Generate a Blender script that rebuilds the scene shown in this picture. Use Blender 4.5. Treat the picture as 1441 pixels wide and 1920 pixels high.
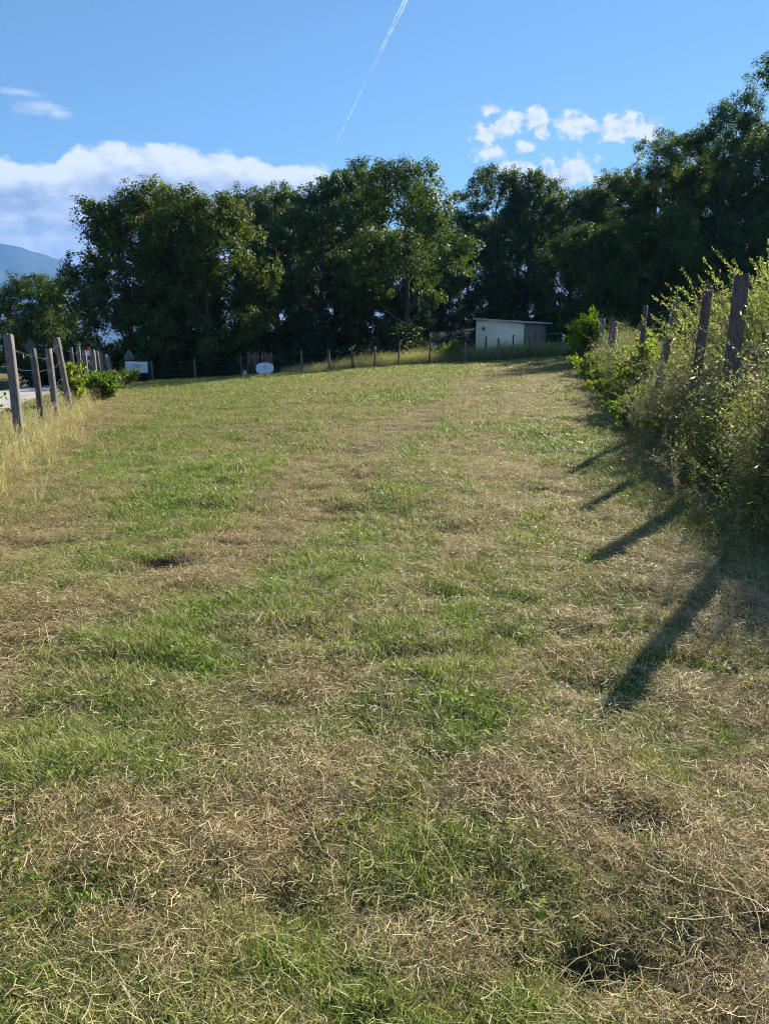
import bpy, math, random
import numpy as np
R = math.radians
for o in list(bpy.data.objects): bpy.data.objects.remove(o)
scene = bpy.context.scene
COL = scene.collection

# ------------------------------------------------------------------ camera
EYE = 1.45
cam_d = bpy.data.cameras.new('camera'); cam = bpy.data.objects.new('camera', cam_d); COL.objects.link(cam)
cam_d.sensor_fit = 'VERTICAL'; cam_d.sensor_height = 24.0; cam_d.lens = 24.0*1387/1920
cam_d.clip_start = 0.05; cam_d.clip_end = 30000
cam.location = (0, 0, EYE); cam.rotation_euler = (R(90-11.75), 0, 0)
scene.camera = cam

# ------------------------------------------------------------------ light
SUN_AZ, SUN_EL = 35.0, 28.0          # azimuth clockwise from the view direction (+Y)
SKY_STRENGTH, SUN_STRENGTH, EXPOSURE = 0.0470, 5.0, 1.60
sl = bpy.data.lights.new('sun', 'SUN'); sun = bpy.data.objects.new('sun', sl); COL.objects.link(sun)
sl.energy = SUN_STRENGTH; sl.angle = R(0.53); sl.color = (1.0, 0.91, 0.76)
sun.rotation_euler = (R(90-SUN_EL), 0, R(180-SUN_AZ))
sun.location = (30, 40, 40)
vs = scene.view_settings
vs.view_transform = 'Standard'; vs.look = 'None'; vs.exposure = EXPOSURE; vs.gamma = 1.0; vs.use_curve_mapping = False
try:
    scene.cycles.max_bounces = 4; scene.cycles.diffuse_bounces = 2; scene.cycles.glossy_bounces = 1
    scene.cycles.transmission_bounces = 2; scene.cycles.transparent_max_bounces = 8; scene.cycles.volume_bounces = 0
    scene.cycles.use_denoising = True; scene.cycles.sample_clamp_direct = 5.0; scene.cycles.sample_clamp_indirect = 2.5; scene.cycles.use_adaptive_sampling = True; scene.cycles.adaptive_threshold = 0.03
    scene.cycles.denoiser = 'OPENIMAGEDENOISE'; scene.cycles.denoising_prefilter = 'NONE'; scene.cycles.denoising_input_passes = 'RGB_ALBEDO_NORMAL'
    scene.cycles.filter_width = 1.1
except Exception: pass

def nnode(nt, t, **kw):
    n = nt.nodes.new(t)
    for k, v in kw.items(): setattr(n, k, v)
    return n
def plug(nt, dst, src):
    if isinstance(src, (int, float, tuple, list)): dst.default_value = src
    else: nt.links.new(src, dst)
def mth(nt, op, a, b=None, c=None, clamp=False):
    n = nnode(nt, 'ShaderNodeMath', operation=op, use_clamp=clamp)
    for s, v in zip(n.inputs, (a, b, c)):
        if v is not None: plug(nt, s, v)
    return n.outputs[0]
def vmth(nt, op, a, b=None):
    n = nnode(nt, 'ShaderNodeVectorMath', operation=op)
    plug(nt, n.inputs[0], a)
    if b is not None: plug(nt, n.inputs[1], b)
    return n.outputs['Value'] if op in ('LENGTH', 'DOT_PRODUCT') else n.outputs[0]
def mapr(nt, v, a, b, c=0.0, d=1.0, smooth=True):
    n = nnode(nt, 'ShaderNodeMapRange', interpolation_type='SMOOTHSTEP' if smooth else 'LINEAR')
    plug(nt, n.inputs[0], v)
    for i, q in enumerate((a, b, c, d)): n.inputs[i+1].default_value = q
    return n.outputs[0]
def mixc(nt, f, a, b):
    n = nnode(nt, 'ShaderNodeMix', data_type='RGBA')
    plug(nt, n.inputs[0], f); plug(nt, n.inputs[6], a); plug(nt, n.inputs[7], b)
    return n.outputs[2]
def c4(c): return (c[0], c[1], c[2], 1.0)

def build_world():
    w = bpy.data.worlds.new('World'); scene.world = w; w.cycles.sampling_method = 'MANUAL'; w.cycles.sample_map_resolution = 256; w.use_nodes = True
    nt = w.node_tree; nt.nodes.clear()
    out = nnode(nt, 'ShaderNodeOutputWorld')
    sky = nnode(nt, 'ShaderNodeTexSky', sky_type='NISHITA', sun_disc=False)
    sky.sun_elevation = R(SUN_EL); sky.sun_rotation = R(SUN_AZ)
    sky.altitude = 300; sky.air_density = 1.0; sky.dust_density = 0.0; sky.ozone_density = 2.2
    bg = nnode(nt, 'ShaderNodeBackground'); nt.links.new(vmth(nt, 'MULTIPLY', sky.outputs[0], (.84, 1.0, 1.03)), bg.inputs[0]); bg.inputs[1].default_value = SKY_STRENGTH
    tc = nnode(nt, 'ShaderNodeTexCoord')
    sp = nnode(nt, 'ShaderNodeSeparateXYZ'); nt.links.new(tc.outputs['Generated'], sp.inputs[0])
    az = mth(nt, 'MULTIPLY', mth(nt, 'ARCTAN2', sp.outputs[0], sp.outputs[1]), 180/math.pi)
    el = mth(nt, 'MULTIPLY', mth(nt, 'ARCSINE', sp.outputs[2]), 180/math.pi)
    cv = nnode(nt, 'ShaderNodeCombineXYZ'); plug(nt, cv.inputs[0], az); plug(nt, cv.inputs[1], el)
    # (azimuth, elevation, half width, half height) of single heaps, in degrees
    heaps = [(7.3,15.3,1.9,.85),(9.2,15.8,2.2,1.0),(10.6,16.1,1.4,.9),(7.4,16.6,1.1,.5),(11.1,15.1,.8,.55),(7.6,14.1,1.6,.8),(10.0,14.3,1.1,.65),(13.3,15.4,1.6,1.15),(14.6,15.2,.9,.6),(16.4,15.1,2.2,1.2),(18.0,14.8,1.4,.85),(9.3,13.0,2.2,.8),(12.9,12.4,3.2,1.7),(10.8,11.7,2.6,1.4),(15.2,11.9,1.8,.8),(3.8,10.5,1.8,1.35),
             (40,15,4,1.6),(63,13,5,1.8),(95,15,5,1.7),(140,14,5,1.6),(-140,17,5,1.4),(-100,18,4,1.2)]
    wisps = [(-24.4,16.3,2.4,.40),(-23.1,15.7,2.4,.60),(-22.0,15.4,1.2,.45),(-70,19,7,.9),(120,22,8,1.0)]
    def field(lst):
        acc = None
        for a, e, ra, re in lst:
            d = vmth(nt, 'LENGTH', vmth(nt, 'MULTIPLY', vmth(nt, 'SUBTRACT', cv.outputs[0], (a, e, 0)), (1/ra, 1/re, 0)))
            d = mth(nt, 'SUBTRACT', 1.0, d)
            acc = d if acc is None else mth(nt, 'MAXIMUM', acc, d)
        return acc
    def noise(scale, detail, rough, off=(0, 0, 0), stretch=(1, 1, 1), dist=0.0):
        n = nnode(nt, 'ShaderNodeTexNoise'); n.inputs['Scale'].default_value = scale
        n.inputs['Detail'].default_value = detail; n.inputs['Roughness'].default_value = rough; n.inputs['Distortion'].default_value = dist
        v = vmth(nt, 'ADD', vmth(nt, 'MULTIPLY', cv.outputs[0], stretch), off); nt.links.new(v, n.inputs['Vector'])
        return n.outputs['Fac']
    n1 = noise(0.85, 6, .60, stretch=(1, 1.25, 1)); n1b = noise(0.85, 6, .60, off=(.28, .42, 0), stretch=(1, 1.25, 1))
    nb = noise(0.28, 6, .6, off=(7, 3, 2), stretch=(1, 1.6, 1)); nb2 = noise(0.28, 6, .6, off=(7.5, 4.0, 2), stretch=(1, 1.6, 1))
    ns = noise(0.16, 4, .55, off=(3, 9, 5), stretch=(1, 4.0, 1))
    fh = mth(nt, 'ADD', field(heaps), mth(nt, 'MULTIPLY', mth(nt, 'SUBTRACT', n1, .5), 2.3))
    # a long low bank of cloud lies all round the horizon: its top edge as a curve of azimuth
    fc = nnode(nt, 'ShaderNodeFloatCurve'); cu = fc.mapping.curves[0]
    tops = [(-180,11),(-150,12.5),(-120,11),(-90,13),(-60,12),(-40,12.6),(-31.7,11.9),(-25.7,12.7),(-22.4,12.7),(-20.8,14.2),(-18.5,14.3),(-14.6,14.2),(-11.4,13.8),(-8.4,13.6),(-6.2,13.5),(-3.4,13.5),(-1.9,12.4),(0,9.4),(2,8.5),(20,8),(50,9.5),(90,8),(130,10.5),(160,9.5),(180,11)]
    pts = [((a+180)/360., e/30.) for a, e in tops]
    cu.points[0].location = pts[0]; cu.points[-1].location = pts[-1]
    for q in pts[1:-1]: cu.points.new(*q)
    fc.mapping.update(); plug(nt, fc.inputs['Value'], mth(nt, 'MULTIPLY_ADD', az, 1/360., .5))
    top = mth(nt, 'MULTIPLY', fc.outputs[0], 30.0)
    fbank = mth(nt, 'MINIMUM', mth(nt, 'MULTIPLY', mth(nt, 'SUBTRACT', top, el), .42), .95)
    fb = mth(nt, 'ADD', fbank, mth(nt, 'MULTIPLY', mth(nt, 'SUBTRACT', nb, .5), 1.25))
    fw = mth(nt, 'ADD', field(wisps), mth(nt, 'MULTIPLY', mth(nt, 'SUBTRACT', ns, .5), 2.6))
    ah = mapr(nt, fh, .14, .62); ab = mapr(nt, fb, .04, .24); aw = mapr(nt, fw, .05, .9, 0, .55)
    alpha = mth(nt, 'MAXIMUM', mth(nt, 'MAXIMUM', ah, ab), aw)
    # relief: side towards the sun is whiter, the thick of the bank is grey
    rh = mapr(nt, mth(nt, 'SUBTRACT', n1, n1b), -.12, .08)
    rb = mapr(nt, mth(nt, 'SUBTRACT', nb, nb2), -.14, .10)
    thick = mapr(nt, fb, .35, 1.15); 
    streak = mapr(nt, ns, .35, .65)
    wb = mth(nt, 'SUBTRACT', mth(nt, 'ADD', mth(nt, 'MULTIPLY', rb, .60), mth(nt, 'MULTIPLY', streak, .38)), mth(nt, 'MULTIPLY', thick, .95))
    wb = mth(nt, 'ADD', wb, .62, clamp=True)
    wh = mth(nt, 'ADD', mth(nt, 'MULTIPLY', rh, .35), .62, clamp=True)
    isb = mapr(nt, mth(nt, 'SUBTRACT', ab, ah), -.05, .05)
    wmix = nnode(nt, 'ShaderNodeMix', data_type='FLOAT'); plug(nt, wmix.inputs[0], isb); plug(nt, wmix.inputs[2], wh); plug(nt, wmix.inputs[3], wb)
    ccol = mixc(nt, wmix.outputs[0], (.30, .36, .44, 1), (.74, .76, .77, 1))
    bgc = nnode(nt, 'ShaderNodeBackground'); nt.links.new(ccol, bgc.inputs[0]); bgc.inputs[1].default_value = 0.49
    mx = nnode(nt, 'ShaderNodeMixShader'); plug(nt, mx.inputs[0], mth(nt, 'MULTIPLY', alpha, mapr(nt, el, -1, 1)))
    nt.links.new(bg.outputs[0], mx.inputs[1]); nt.links.new(bgc.outputs[0], mx.inputs[2])
    nt.links.new(mx.outputs[0], out.inputs[0])
build_world()

# ------------------------------------------------------------------ helpers
def vnoise(x, y, seed=0):
    x = np.asarray(x, float); y = np.asarray(y, float)
    rng = np.random.RandomState(seed); T = rng.rand(256, 256)
    xi = np.floor(x).astype(int); yi = np.floor(y).astype(int); fx = x-xi; fy = y-yi
    fx = fx*fx*(3-2*fx); fy = fy*fy*(3-2*fy)
    a = T[xi & 255, yi & 255]; b = T[(xi+1) & 255, yi & 255]; c = T[xi & 255, (yi+1) & 255]; d = T[(xi+1) & 255, (yi+1) & 255]
    return (a*(1-fx)+b*fx)*(1-fy)+(c*(1-fx)+d*fx)*fy
def fbm(x, y, sc, oc=4, seed=0):
    v = 0; amp = 1; tot = 0
    for i in range(oc):
        v = v+amp*vnoise(np.asarray(x)/sc+17.3*i, np.asarray(y)/sc-9.1*i, seed+i); tot += amp; amp *= .55; sc *= .5
    return v/tot-.5
def ss(a, b, t):
    t = np.clip((np.asarray(t, float)-a)/(b-a), 0, 1); return t*t*(3-2*t)
def left_fence(y): return -6.0-.305*(np.asarray(y, float)-12.3)
def right_fence(y): return 3.6+.22*(np.asarray(y, float)-6.8)
HOLES = [(-.28,1.78,.10,.07,.10),(.15,3.42,.16,.10,.09),(.66,6.25,.28,.12,.12),(.80,2.05,.14,.08,.08),(1.05,1.62,.12,.08,.10),(-.95,5.65,.22,.10,.08),(-.55,6.6,.20,.1,.08),
         (-.35,7.0,.2,.1,.07),(-.2,8.9,.25,.12,.07),(-.3,11.2,.35,.2,.08),(2.4,9.9,.5,.14,.08),(1.1,3.75,.16,.1,.07),(.95,3.1,.2,.1,.08),(-1.15,5.4,.15,.08,.08),(-1.9,1.98,.2,.09,.08),
         (.5,1.55,.15,.07,.08),(1.5,2.4,.25,.1,.08),(.75,4.3,.2,.1,.06),(-3.2,14,.4,.2,.07),(-2.2,12.4,.3,.2,.06),(.4,14.5,.5,.25,.06),(1.2,17.5,.6,.3,.07),(2.6,22,.8,.4,.07)]
_hr = np.random.RandomState(77)
for _ in range(90):
    _y = 3+27*_hr.rand()**1.3; _x = (_hr.rand()*2-1)*(.45*_y+.3); _s = _hr.uniform(.05, .13)*(1+.07*_y)
    HOLES.append((_x, _y, _s*1.5, _s, _hr.uniform(.03, .08) if _hr.rand() < .7 else -_hr.uniform(.02, .06)))
for _k in range(24):   # clods and scrapes along the old wheel track
    _y = 4.8+17*_hr.rand()**1.1; _x = float(np.interp(_y, [3, 5.5, 7, 11.3, 17, 22.5, 40], [-2.2, -1.16, -.62, -.33, .9, 2.5, 6]))+_hr.normal()*.22; _s = _hr.uniform(.04, .13)*(1+.05*_y)
    HOLES.append((_x, _y, _s*1.6, _s, _hr.uniform(.05, .10)))
def base_terrain(x, y):
    x = np.asarray(x, float); y = np.asarray(y, float)
    d = np.hypot(x, y)
    z = ss(8, 44, y)*np.clip(.9+.06*x, -.5, 3)+.02*np.clip(y-46, 0, 40)*ss(-10, 15, x)
    z = z+1.25*ss(23, 31, -x)*ss(36, 48, y)*(1-ss(75, 120, d))
    z = z-ss(80, 500, d)*40
    return z
def terrain(x, y):
    x = np.asarray(x, float); y = np.asarray(y, float)
    d = np.hypot(x, y); near = 1-ss(60, 120, d)
    z = base_terrain(x, y)
    z = z+near*(.10*fbm(x, y, 3.1, 3, 5)+.10*fbm(x, y, .7, 3, 9)*(1-ss(12, 40, d)*.4)+.045*fbm(x, y, .22, 2, 21)*(1-ss(8, 20, d)))
    for hx, hy, rx, ry, dp in HOLES:
        z = z-dp*.75*np.exp(-((x-hx)/rx)**2-((y-hy)/ry)**2)
    return z
def bare(x, y):
    x = np.asarray(x, float); y = np.asarray(y, float); b = np.zeros(np.broadcast(x, y).shape)
    for hx, hy, rx, ry, dp in HOLES:
        if dp > 0: b = b+np.exp(-((x-hx)/rx)**2-((y-hy)/ry)**2)*min(1, dp/.11)
    return np.clip(b*1.25-.1, 0, 1)
DRY = [(0,1.45,1.6,.28,.0),(-.9,1.65,.5,.25,-.2),(.8,1.6,.6,.4,.25),(-1.0,3.0,.7,.35,-.3),(-.6,3.6,1.2,.6,-.40),(-1.5,4.2,.8,.6,-.30),(-.05,2.72,.5,.28,-.55),(-.7,2.75,.5,.3,-.25),(-2.2,7.6,.9,3.0,-.36),(-5,17,2.4,5,-.30),(-9,32,4,8,-.3),(-2,38,12,5,-.35),(-1.9,1.75,.5,.3,-.2),(.35,2.9,.3,.3,-.3),
       (1.8,8.6,.8,4,-.18),(1.7,1.5,.4,.3,-.2),(-3.8,11,1.2,2.4,-.3),(3.0,13,1.2,3,-.15),(-1.0,5.0,1.0,.4,-.25),
       (.2,2.12,1.3,.22,.42),(-1.1,2.1,.5,.2,.45),(.6,1.6,.5,.25,.35),(1.5,3.2,.8,.8,.30),(.9,4.1,.45,.8,.35),(.35,6.4,.8,1.0,.40),(.1,9.5,1.2,2.4,.32),(-.3,11.3,1.0,2,.3),(-2.8,6.1,.7,.45,.45),
       (-.35,3.2,.25,.15,.35),(2,22,4.5,5,.30),(7,30,3,7,.32),(-1.0,14,1.6,1.6,.35),(-1.3,18,2,2.5,.25),(.2,1.35,.7,.15,.2),(1.9,10,.9,1.2,.2)]
def dryness(x, y):
    x = np.asarray(x, float); y = np.asarray(y, float)
    st = 1+1.6*ss(3, 12, y)
    d = .43+.60*fbm(x, y/st, 1.5, 3, 33)+1.25*fbm(x, y/st, .34, 3, 41)+.85*fbm(x, y, .12, 2, 47)
    for px, py, rx, ry, a in DRY: d = d+.5*a*np.exp(-((x-px)/rx)**2-((y-py)/ry)**2)
    d = d+.55*np.exp(-((x-left_fence(y)-.4)/1.1)**2)+.3*np.exp(-((x-right_fence(y))/1.0)**2)
    # old wheel tracks wandering down the field
    tx = np.interp(y, [3, 5.5, 7, 11.3, 17, 22.5, 40], [-2.2, -1.16, -.62, -.33, .9, 2.5, 6])
    d = d+.42*np.exp(-((x-tx)/(.22+.02*y))**2)+.26*np.exp(-((x-tx-1.7)/(.25+.02*y))**2)-.10*np.exp(-((x-tx+1.6)/1.1)**2)
    return np.clip(d, 0, 1)

class MB:
    """collects quads and triangles of one mesh"""
    def __init__(s): s.v = []; s.q = []; s.t = []; s.a = []; s.n = 0
    def add(s, V, Q=None, T=None, tint=0.5):
        V = np.asarray(V, float).reshape(-1, 3)
        if Q is not None and len(Q): s.q.append(np.asarray(Q, int).reshape(-1, 4)+s.n)
        if T is not None and len(T): s.t.append(np.asarray(T, int).reshape(-1, 3)+s.n)
        s.v.append(V); s.a.append(np.broadcast_to(np.asarray(tint, float), (len(V),)) if np.ndim(tint) < 1 else np.asarray(tint, float)); s.n += len(V)
    def box(s, c, size, rz=0.0, tint=.5, tilt=None):
        x, y, z = [q/2 for q in size]
        V = np.array([(-x,-y,-z),(x,-y,-z),(x,y,-z),(-x,y,-z),(-x,-y,z),(x,-y,z),(x,y,z),(-x,y,z)])
        if tilt: 
            ca, sa = math.cos(tilt), math.sin(tilt); V = V@np.array([[ca,0,-sa],[0,1,0],[sa,0,ca]])
        ca, sa = math.cos(rz), math.sin(rz); V = V@np.array([[ca,sa,0],[-sa,ca,0],[0,0,1]])
        s.add(V+np.array(c), [(0,3,2,1),(4,5,6,7),(0,1,5,4),(1,2,6,5),(2,3,7,6),(3,0,4,7)], tint=tint)
    def tube(s, pts, rad, k=5, tint=.5, cap=True):
        P = np.asarray(pts, float); n = len(P); rad = np.broadcast_to(np.asarray(rad, float), (n,))
        T = np.gradient(P, axis=0); T /= np.linalg.norm(T, axis=1)[:, None]+1e-9
        ref = np.array([0., 0, 1]) if abs(T[:, 2]).mean() < .8 else np.array([1., 0, 0])
        A = np.cross(T, ref); A /= np.linalg.norm(A, axis=1)[:, None]+1e-9; B = np.cross(T, A)
        th = np.linspace(0, 2*math.pi, k, endpoint=False)
        V = P[:, None, :]+rad[:, None, None]*(np.cos(th)[None, :, None]*A[:, None, :]+np.sin(th)[None, :, None]*B[:, None, :])
        i = np.arange(n-1)[:, None]*k; j = np.arange(k)[None, :]; j2 = (j+1) % k
        Q = np.stack([i+j, i+j2, i+k+j2, i+k+j], -1).reshape(-1, 4)
        Tn = None; V = V.reshape(-1, 3)
        if cap and k >= 3:
            V = np.vstack([V, P[:1], P[-1:]])
            Tn = [(n*k, (a+1) % k, a) for a in range(k)]+[(n*k+1, (n-1)*k+a, (n-1)*k+(a+1) % k) for a in range(k)]
        s.add(V, Q, Tn, tint)
    def leaves(s, P, A, length, width, rng, fold=.25, tint=None, N=None):
        """rhombic leaves folded along the midrib: base P, direction A"""
        P = np.asarray(P, float); n = len(P)
        A = A/(np.linalg.norm(A, axis=1)[:, None]+1e-9)
        r = rng.normal(size=(n, 3)); B = np.cross(A, r); B /= np.linalg.norm(B, axis=1)[:, None]+1e-9
        if N is not None:
            B = np.cross(N, A); B /= np.linalg.norm(B, axis=1)[:, None]+1e-9
        N = np.cross(A, B)
        l = np.broadcast_to(length, (n,))[:, None]; w = np.broadcast_to(width, (n,))[:, None]
        m = P+A*l*.45; up = N*w*fold
        V = np.stack([P, m+B*w*.5+up, P+A*l, m-B*w*.5+up], 1).reshape(-1, 3)
        Q = np.arange(4*n).reshape(-1, 4)
        tn = rng.rand(n) if tint is None else np.asarray(tint)
        s.add(V, Q, None, np.repeat(tn, 4))
    def mesh(s, name, mat, smooth=False):
        me = bpy.data.meshes.new(name)
        V = np.vstack(s.v); nq = sum(len(q) for q in s.q); ntr = sum(len(t) for t in s.t)
        loops = np.concatenate(([np.vstack(s.q).ravel()] if nq else [])+([np.vstack(s.t).ravel()] if ntr else []))
        me.vertices.add(len(V)); me.vertices.foreach_set('co', V.astype(np.float32).ravel())
        me.loops.add(len(loops)); me.loops.foreach_set('vertex_index', loops.astype(np.int32))
        st = np.concatenate([np.arange(nq)*4, nq*4+np.arange(ntr)*3]).astype(np.int32)
        me.polygons.add(nq+ntr); me.polygons.foreach_set('loop_start', st)
        at = me.attributes.new('tint', 'FLOAT', 'POINT'); at.data.foreach_set('value', np.concatenate(s.a).astype(np.float32))
        me.update(calc_edges=True)
        if smooth: me.polygons.foreach_set('use_smooth', np.ones(nq+ntr, bool))
        if mat: me.materials.append(mat)
        return me
    def build(s, name, mat, parent=None, smooth=False):
        o = bpy.data.objects.new(name, s.mesh(name, mat, smooth)); COL.objects.link(o)
        if parent: o.parent = parent
        return o
def tag(o, label=None, cat=None, group=None, kind=None):
    if label: o['label'] = label
    if cat: o['category'] = cat
    if group: o['group'] = group
    if kind: o['kind'] = kind
    return o
def thing(name, loc, label, cat, rz=0.0, group=None):
    o = bpy.data.objects.new(name, None); COL.objects.link(o); o.location = loc; o.rotation_euler = (0, 0, rz)
    o.empty_display_size = .2
    return tag(o, label, cat, group)

# ------------------------------------------------------------------ materials
def mat_new(name):
    m = bpy.data.materials.new(name); m.use_nodes = True; nt = m.node_tree; nt.nodes.clear()
    return m, nt, nnode(nt, 'ShaderNodeOutputMaterial')
def ramp(nt, f, stops):
    n = nnode(nt, 'ShaderNodeValToRGB'); e = n.color_ramp.elements
    while len(e) > 1: e.remove(e[-1])
    e[0].position = stops[0][0]; e[0].color = c4(stops[0][1])
    for p, c in stops[1:]:
        q = e.new(p); q.color = c4(c)
    plug(nt, n.inputs[0], f); return n.outputs[0]
def foliage_bsdf(nt, out, col, trans=.4, rough=.5, spec=.35, tcol=None, boost=(1.25, 1.3, .7)):
    p = nnode(nt, 'ShaderNodeBsdfPrincipled'); nt.links.new(col, p.inputs['Base Color'])
    p.inputs['Roughness'].default_value = rough; p.inputs['Specular IOR Level'].default_value = spec
    t = nnode(nt, 'ShaderNodeBsdfTranslucent')
    tc = nnode(nt, 'ShaderNodeVectorMath', operation='MULTIPLY'); nt.links.new(col, tc.inputs[0]); tc.inputs[1].default_value = boost
    nt.links.new(tc.outputs[0], t.inputs[0])
    mx = nnode(nt, 'ShaderNodeMixShader'); mx.inputs[0].default_value = trans
    nt.links.new(p.outputs[0], mx.inputs[1]); nt.links.new(t.outputs[0], mx.inputs[2]); nt.links.new(mx.outputs[0], out.inputs[0])
def leaf_mat(name, stops, trans=.4, rough=.5, spec=.35, boost=(1.25, 1.3, .7)):
    m, nt, out = mat_new(name)
    a = nnode(nt, 'ShaderNodeAttribute', attribute_name='tint')
    foliage_bsdf(nt, out, ramp(nt, a.outputs['Fac'], stops), trans, rough, spec, boost=boost)
    return m
def inst_leaf_mat(name, green, dry, trans=.4, rough=.5, spec=.4):
    """colour from the dryness of the place (per instance) and the blade's own tint"""
    m, nt, out = mat_new(name)
    a = nnode(nt, 'ShaderNodeAttribute', attribute_name='tint')
    d = nnode(nt, 'ShaderNodeAttribute', attribute_name='dry', attribute_type='INSTANCER')
    g = ramp(nt, a.outputs['Fac'], green); b = ramp(nt, a.outputs['Fac'], dry)
    f = mapr(nt, mth(nt, 'ADD', d.outputs['Fac'], mth(nt, 'MULTIPLY', mth(nt, 'SUBTRACT', mth(nt, 'FRACT', mth(nt, 'MULTIPLY', a.outputs['Fac'], 7.31)), .5), .75)), .25, .75)
    foliage_bsdf(nt, out, mixc(nt, f, g, b), trans, rough, spec, boost=(1.1, 1.12, .75))
    return m
def surf_mat(name, col, col2=None, scale=6.0, rough=.85, bump=.3, stretch=(1, 1, 1), metal=0.0, spec=.3, detail=6, dist=.01):
    m, nt, out = mat_new(name)
    p = nnode(nt, 'ShaderNodeBsdfPrincipled'); p.inputs['Roughness'].default_value = rough; p.inputs['Metallic'].default_value = metal
    p.inputs['Specular IOR Level'].default_value = spec
    tc = nnode(nt, 'ShaderNodeTexCoord')
    v = vmth(nt, 'MULTIPLY', tc.outputs['Object'], stretch)
    n = nnode(nt, 'ShaderNodeTexNoise'); n.inputs['Scale'].default_value = scale; n.inputs['Detail'].default_value = detail; n.inputs['Roughness'].default_value = .65
    nt.links.new(v, n.inputs['Vector'])
    c = mixc(nt, mapr(nt, n.outputs['Fac'], .3, .7), c4(col), c4(col2 or col)); nt.links.new(c, p.inputs['Base Color'])
    if bump:
        b = nnode(nt, 'ShaderNodeBump'); b.inputs['Strength'].default_value = bump; b.inputs['Distance'].default_value = dist
        nt.links.new(n.outputs['Fac'], b.inputs['Height']); nt.links.new(b.outputs[0], p.inputs['Normal'])
    nt.links.new(p.outputs[0], out.inputs[0]); return m

M = {}
M['oak'] = leaf_mat('oak_leaves', [(0, (.034, .062, .017)), (.5, (.066, .110, .026)), (.85, (.105, .15, .035)), (1, (.15, .165, .045))], .45, .55, .16)
M['oak_cool'] = leaf_mat('cool_green_leaves', [(0, (.034, .064, .022)), (.5, (.064, .112, .034)), (.9, (.10, .15, .045)), (1, (.14, .17, .06))], .42, .55, .16)
M['oak_warm'] = leaf_mat('oak_leaves_warm', [(0, (.040, .066, .018)), (.5, (.080, .120, .027)), (.8, (.125, .16, .036)), (1, (.18, .17, .05))], .48, .55, .16)  # lighter leaf tones; for the paler left tree, its sunlit look put into the colour
M['bush'] = leaf_mat('bush_leaves', [(0, (.03, .06, .012)), (.6, (.075, .13, .022)), (1, (.15, .19, .04))], .6, .6, .15, boost=(1.6, 1.7, .7))
M['willow'] = leaf_mat('willow_leaves', [(0, (.12, .155, .04)), (.6, (.24, .275, .085)), (1, (.40, .42, .19))], .6, .5, .3, boost=(1.4, 1.45, .8))
M['sumac'] = leaf_mat('sumac_leaves', [(0, (.08, .15, .02)), (.75, (.16, .24, .03)), (.86, (.20, .24, .04)), (.93, (.34, .12, .03)), (1, (.36, .09, .03))], .65, .6, .12, boost=(1.6, 1.7, .6))
M['yellowgreen'] = leaf_mat('yellow_green_leaves', [(0, (.08, .13, .02)), (.7, (.16, .20, .035)), (1, (.26, .26, .06))], .62, .6, .12, boost=(1.5, 1.6, .7))
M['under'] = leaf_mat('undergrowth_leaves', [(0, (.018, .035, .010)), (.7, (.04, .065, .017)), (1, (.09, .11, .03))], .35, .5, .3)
M['bark'] = surf_mat('bark', (.05, .042, .035), (.11, .095, .08), 5, .95, .6, (6, 6, 1.2), dist=.03)
M['twig'] = surf_mat('twigs', (.09, .07, .05), (.18, .14, .10), 20, .9, 0)
M['post'] = surf_mat('weathered_post_wood', (.095, .086, .078), (.22, .20, .18), 9, .9, .7, (7, 7, .7), dist=.008)
M['post_dark'] = surf_mat('dark_post_wood', (.06, .052, .045), (.16, .14, .12), 9, .92, .8, (7, 7, .8), dist=.01)
M['post_green'] = surf_mat('weathered_green_post', (.12, .19, .17), (.20, .28, .25), 12, .8, .3, (4, 4, 1))
M['plank'] = surf_mat('brown_planks', (.11, .065, .045), (.20, .12, .085), 9, .9, .4, (6, 6, .8))
M['wire'] = surf_mat('galvanised_wire', (.34, .34, .34), (.22, .19, .17), 30, .45, 0, metal=.7)
M['black_metal'] = surf_mat('dark_painted_metal', (.025, .028, .030), (.05, .05, .05), 15, .5, .1, metal=.3)
M['green_metal'] = surf_mat('green_painted_metal', (.02, .055, .045), (.03, .07, .055), 15, .45, .1)
M['shed_wall_plain'] = surf_mat('pale_shed_wall', (.58, .52, .40), (.72, .66, .52), 3, .9, .3, (1, 1, 2.2))
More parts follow.
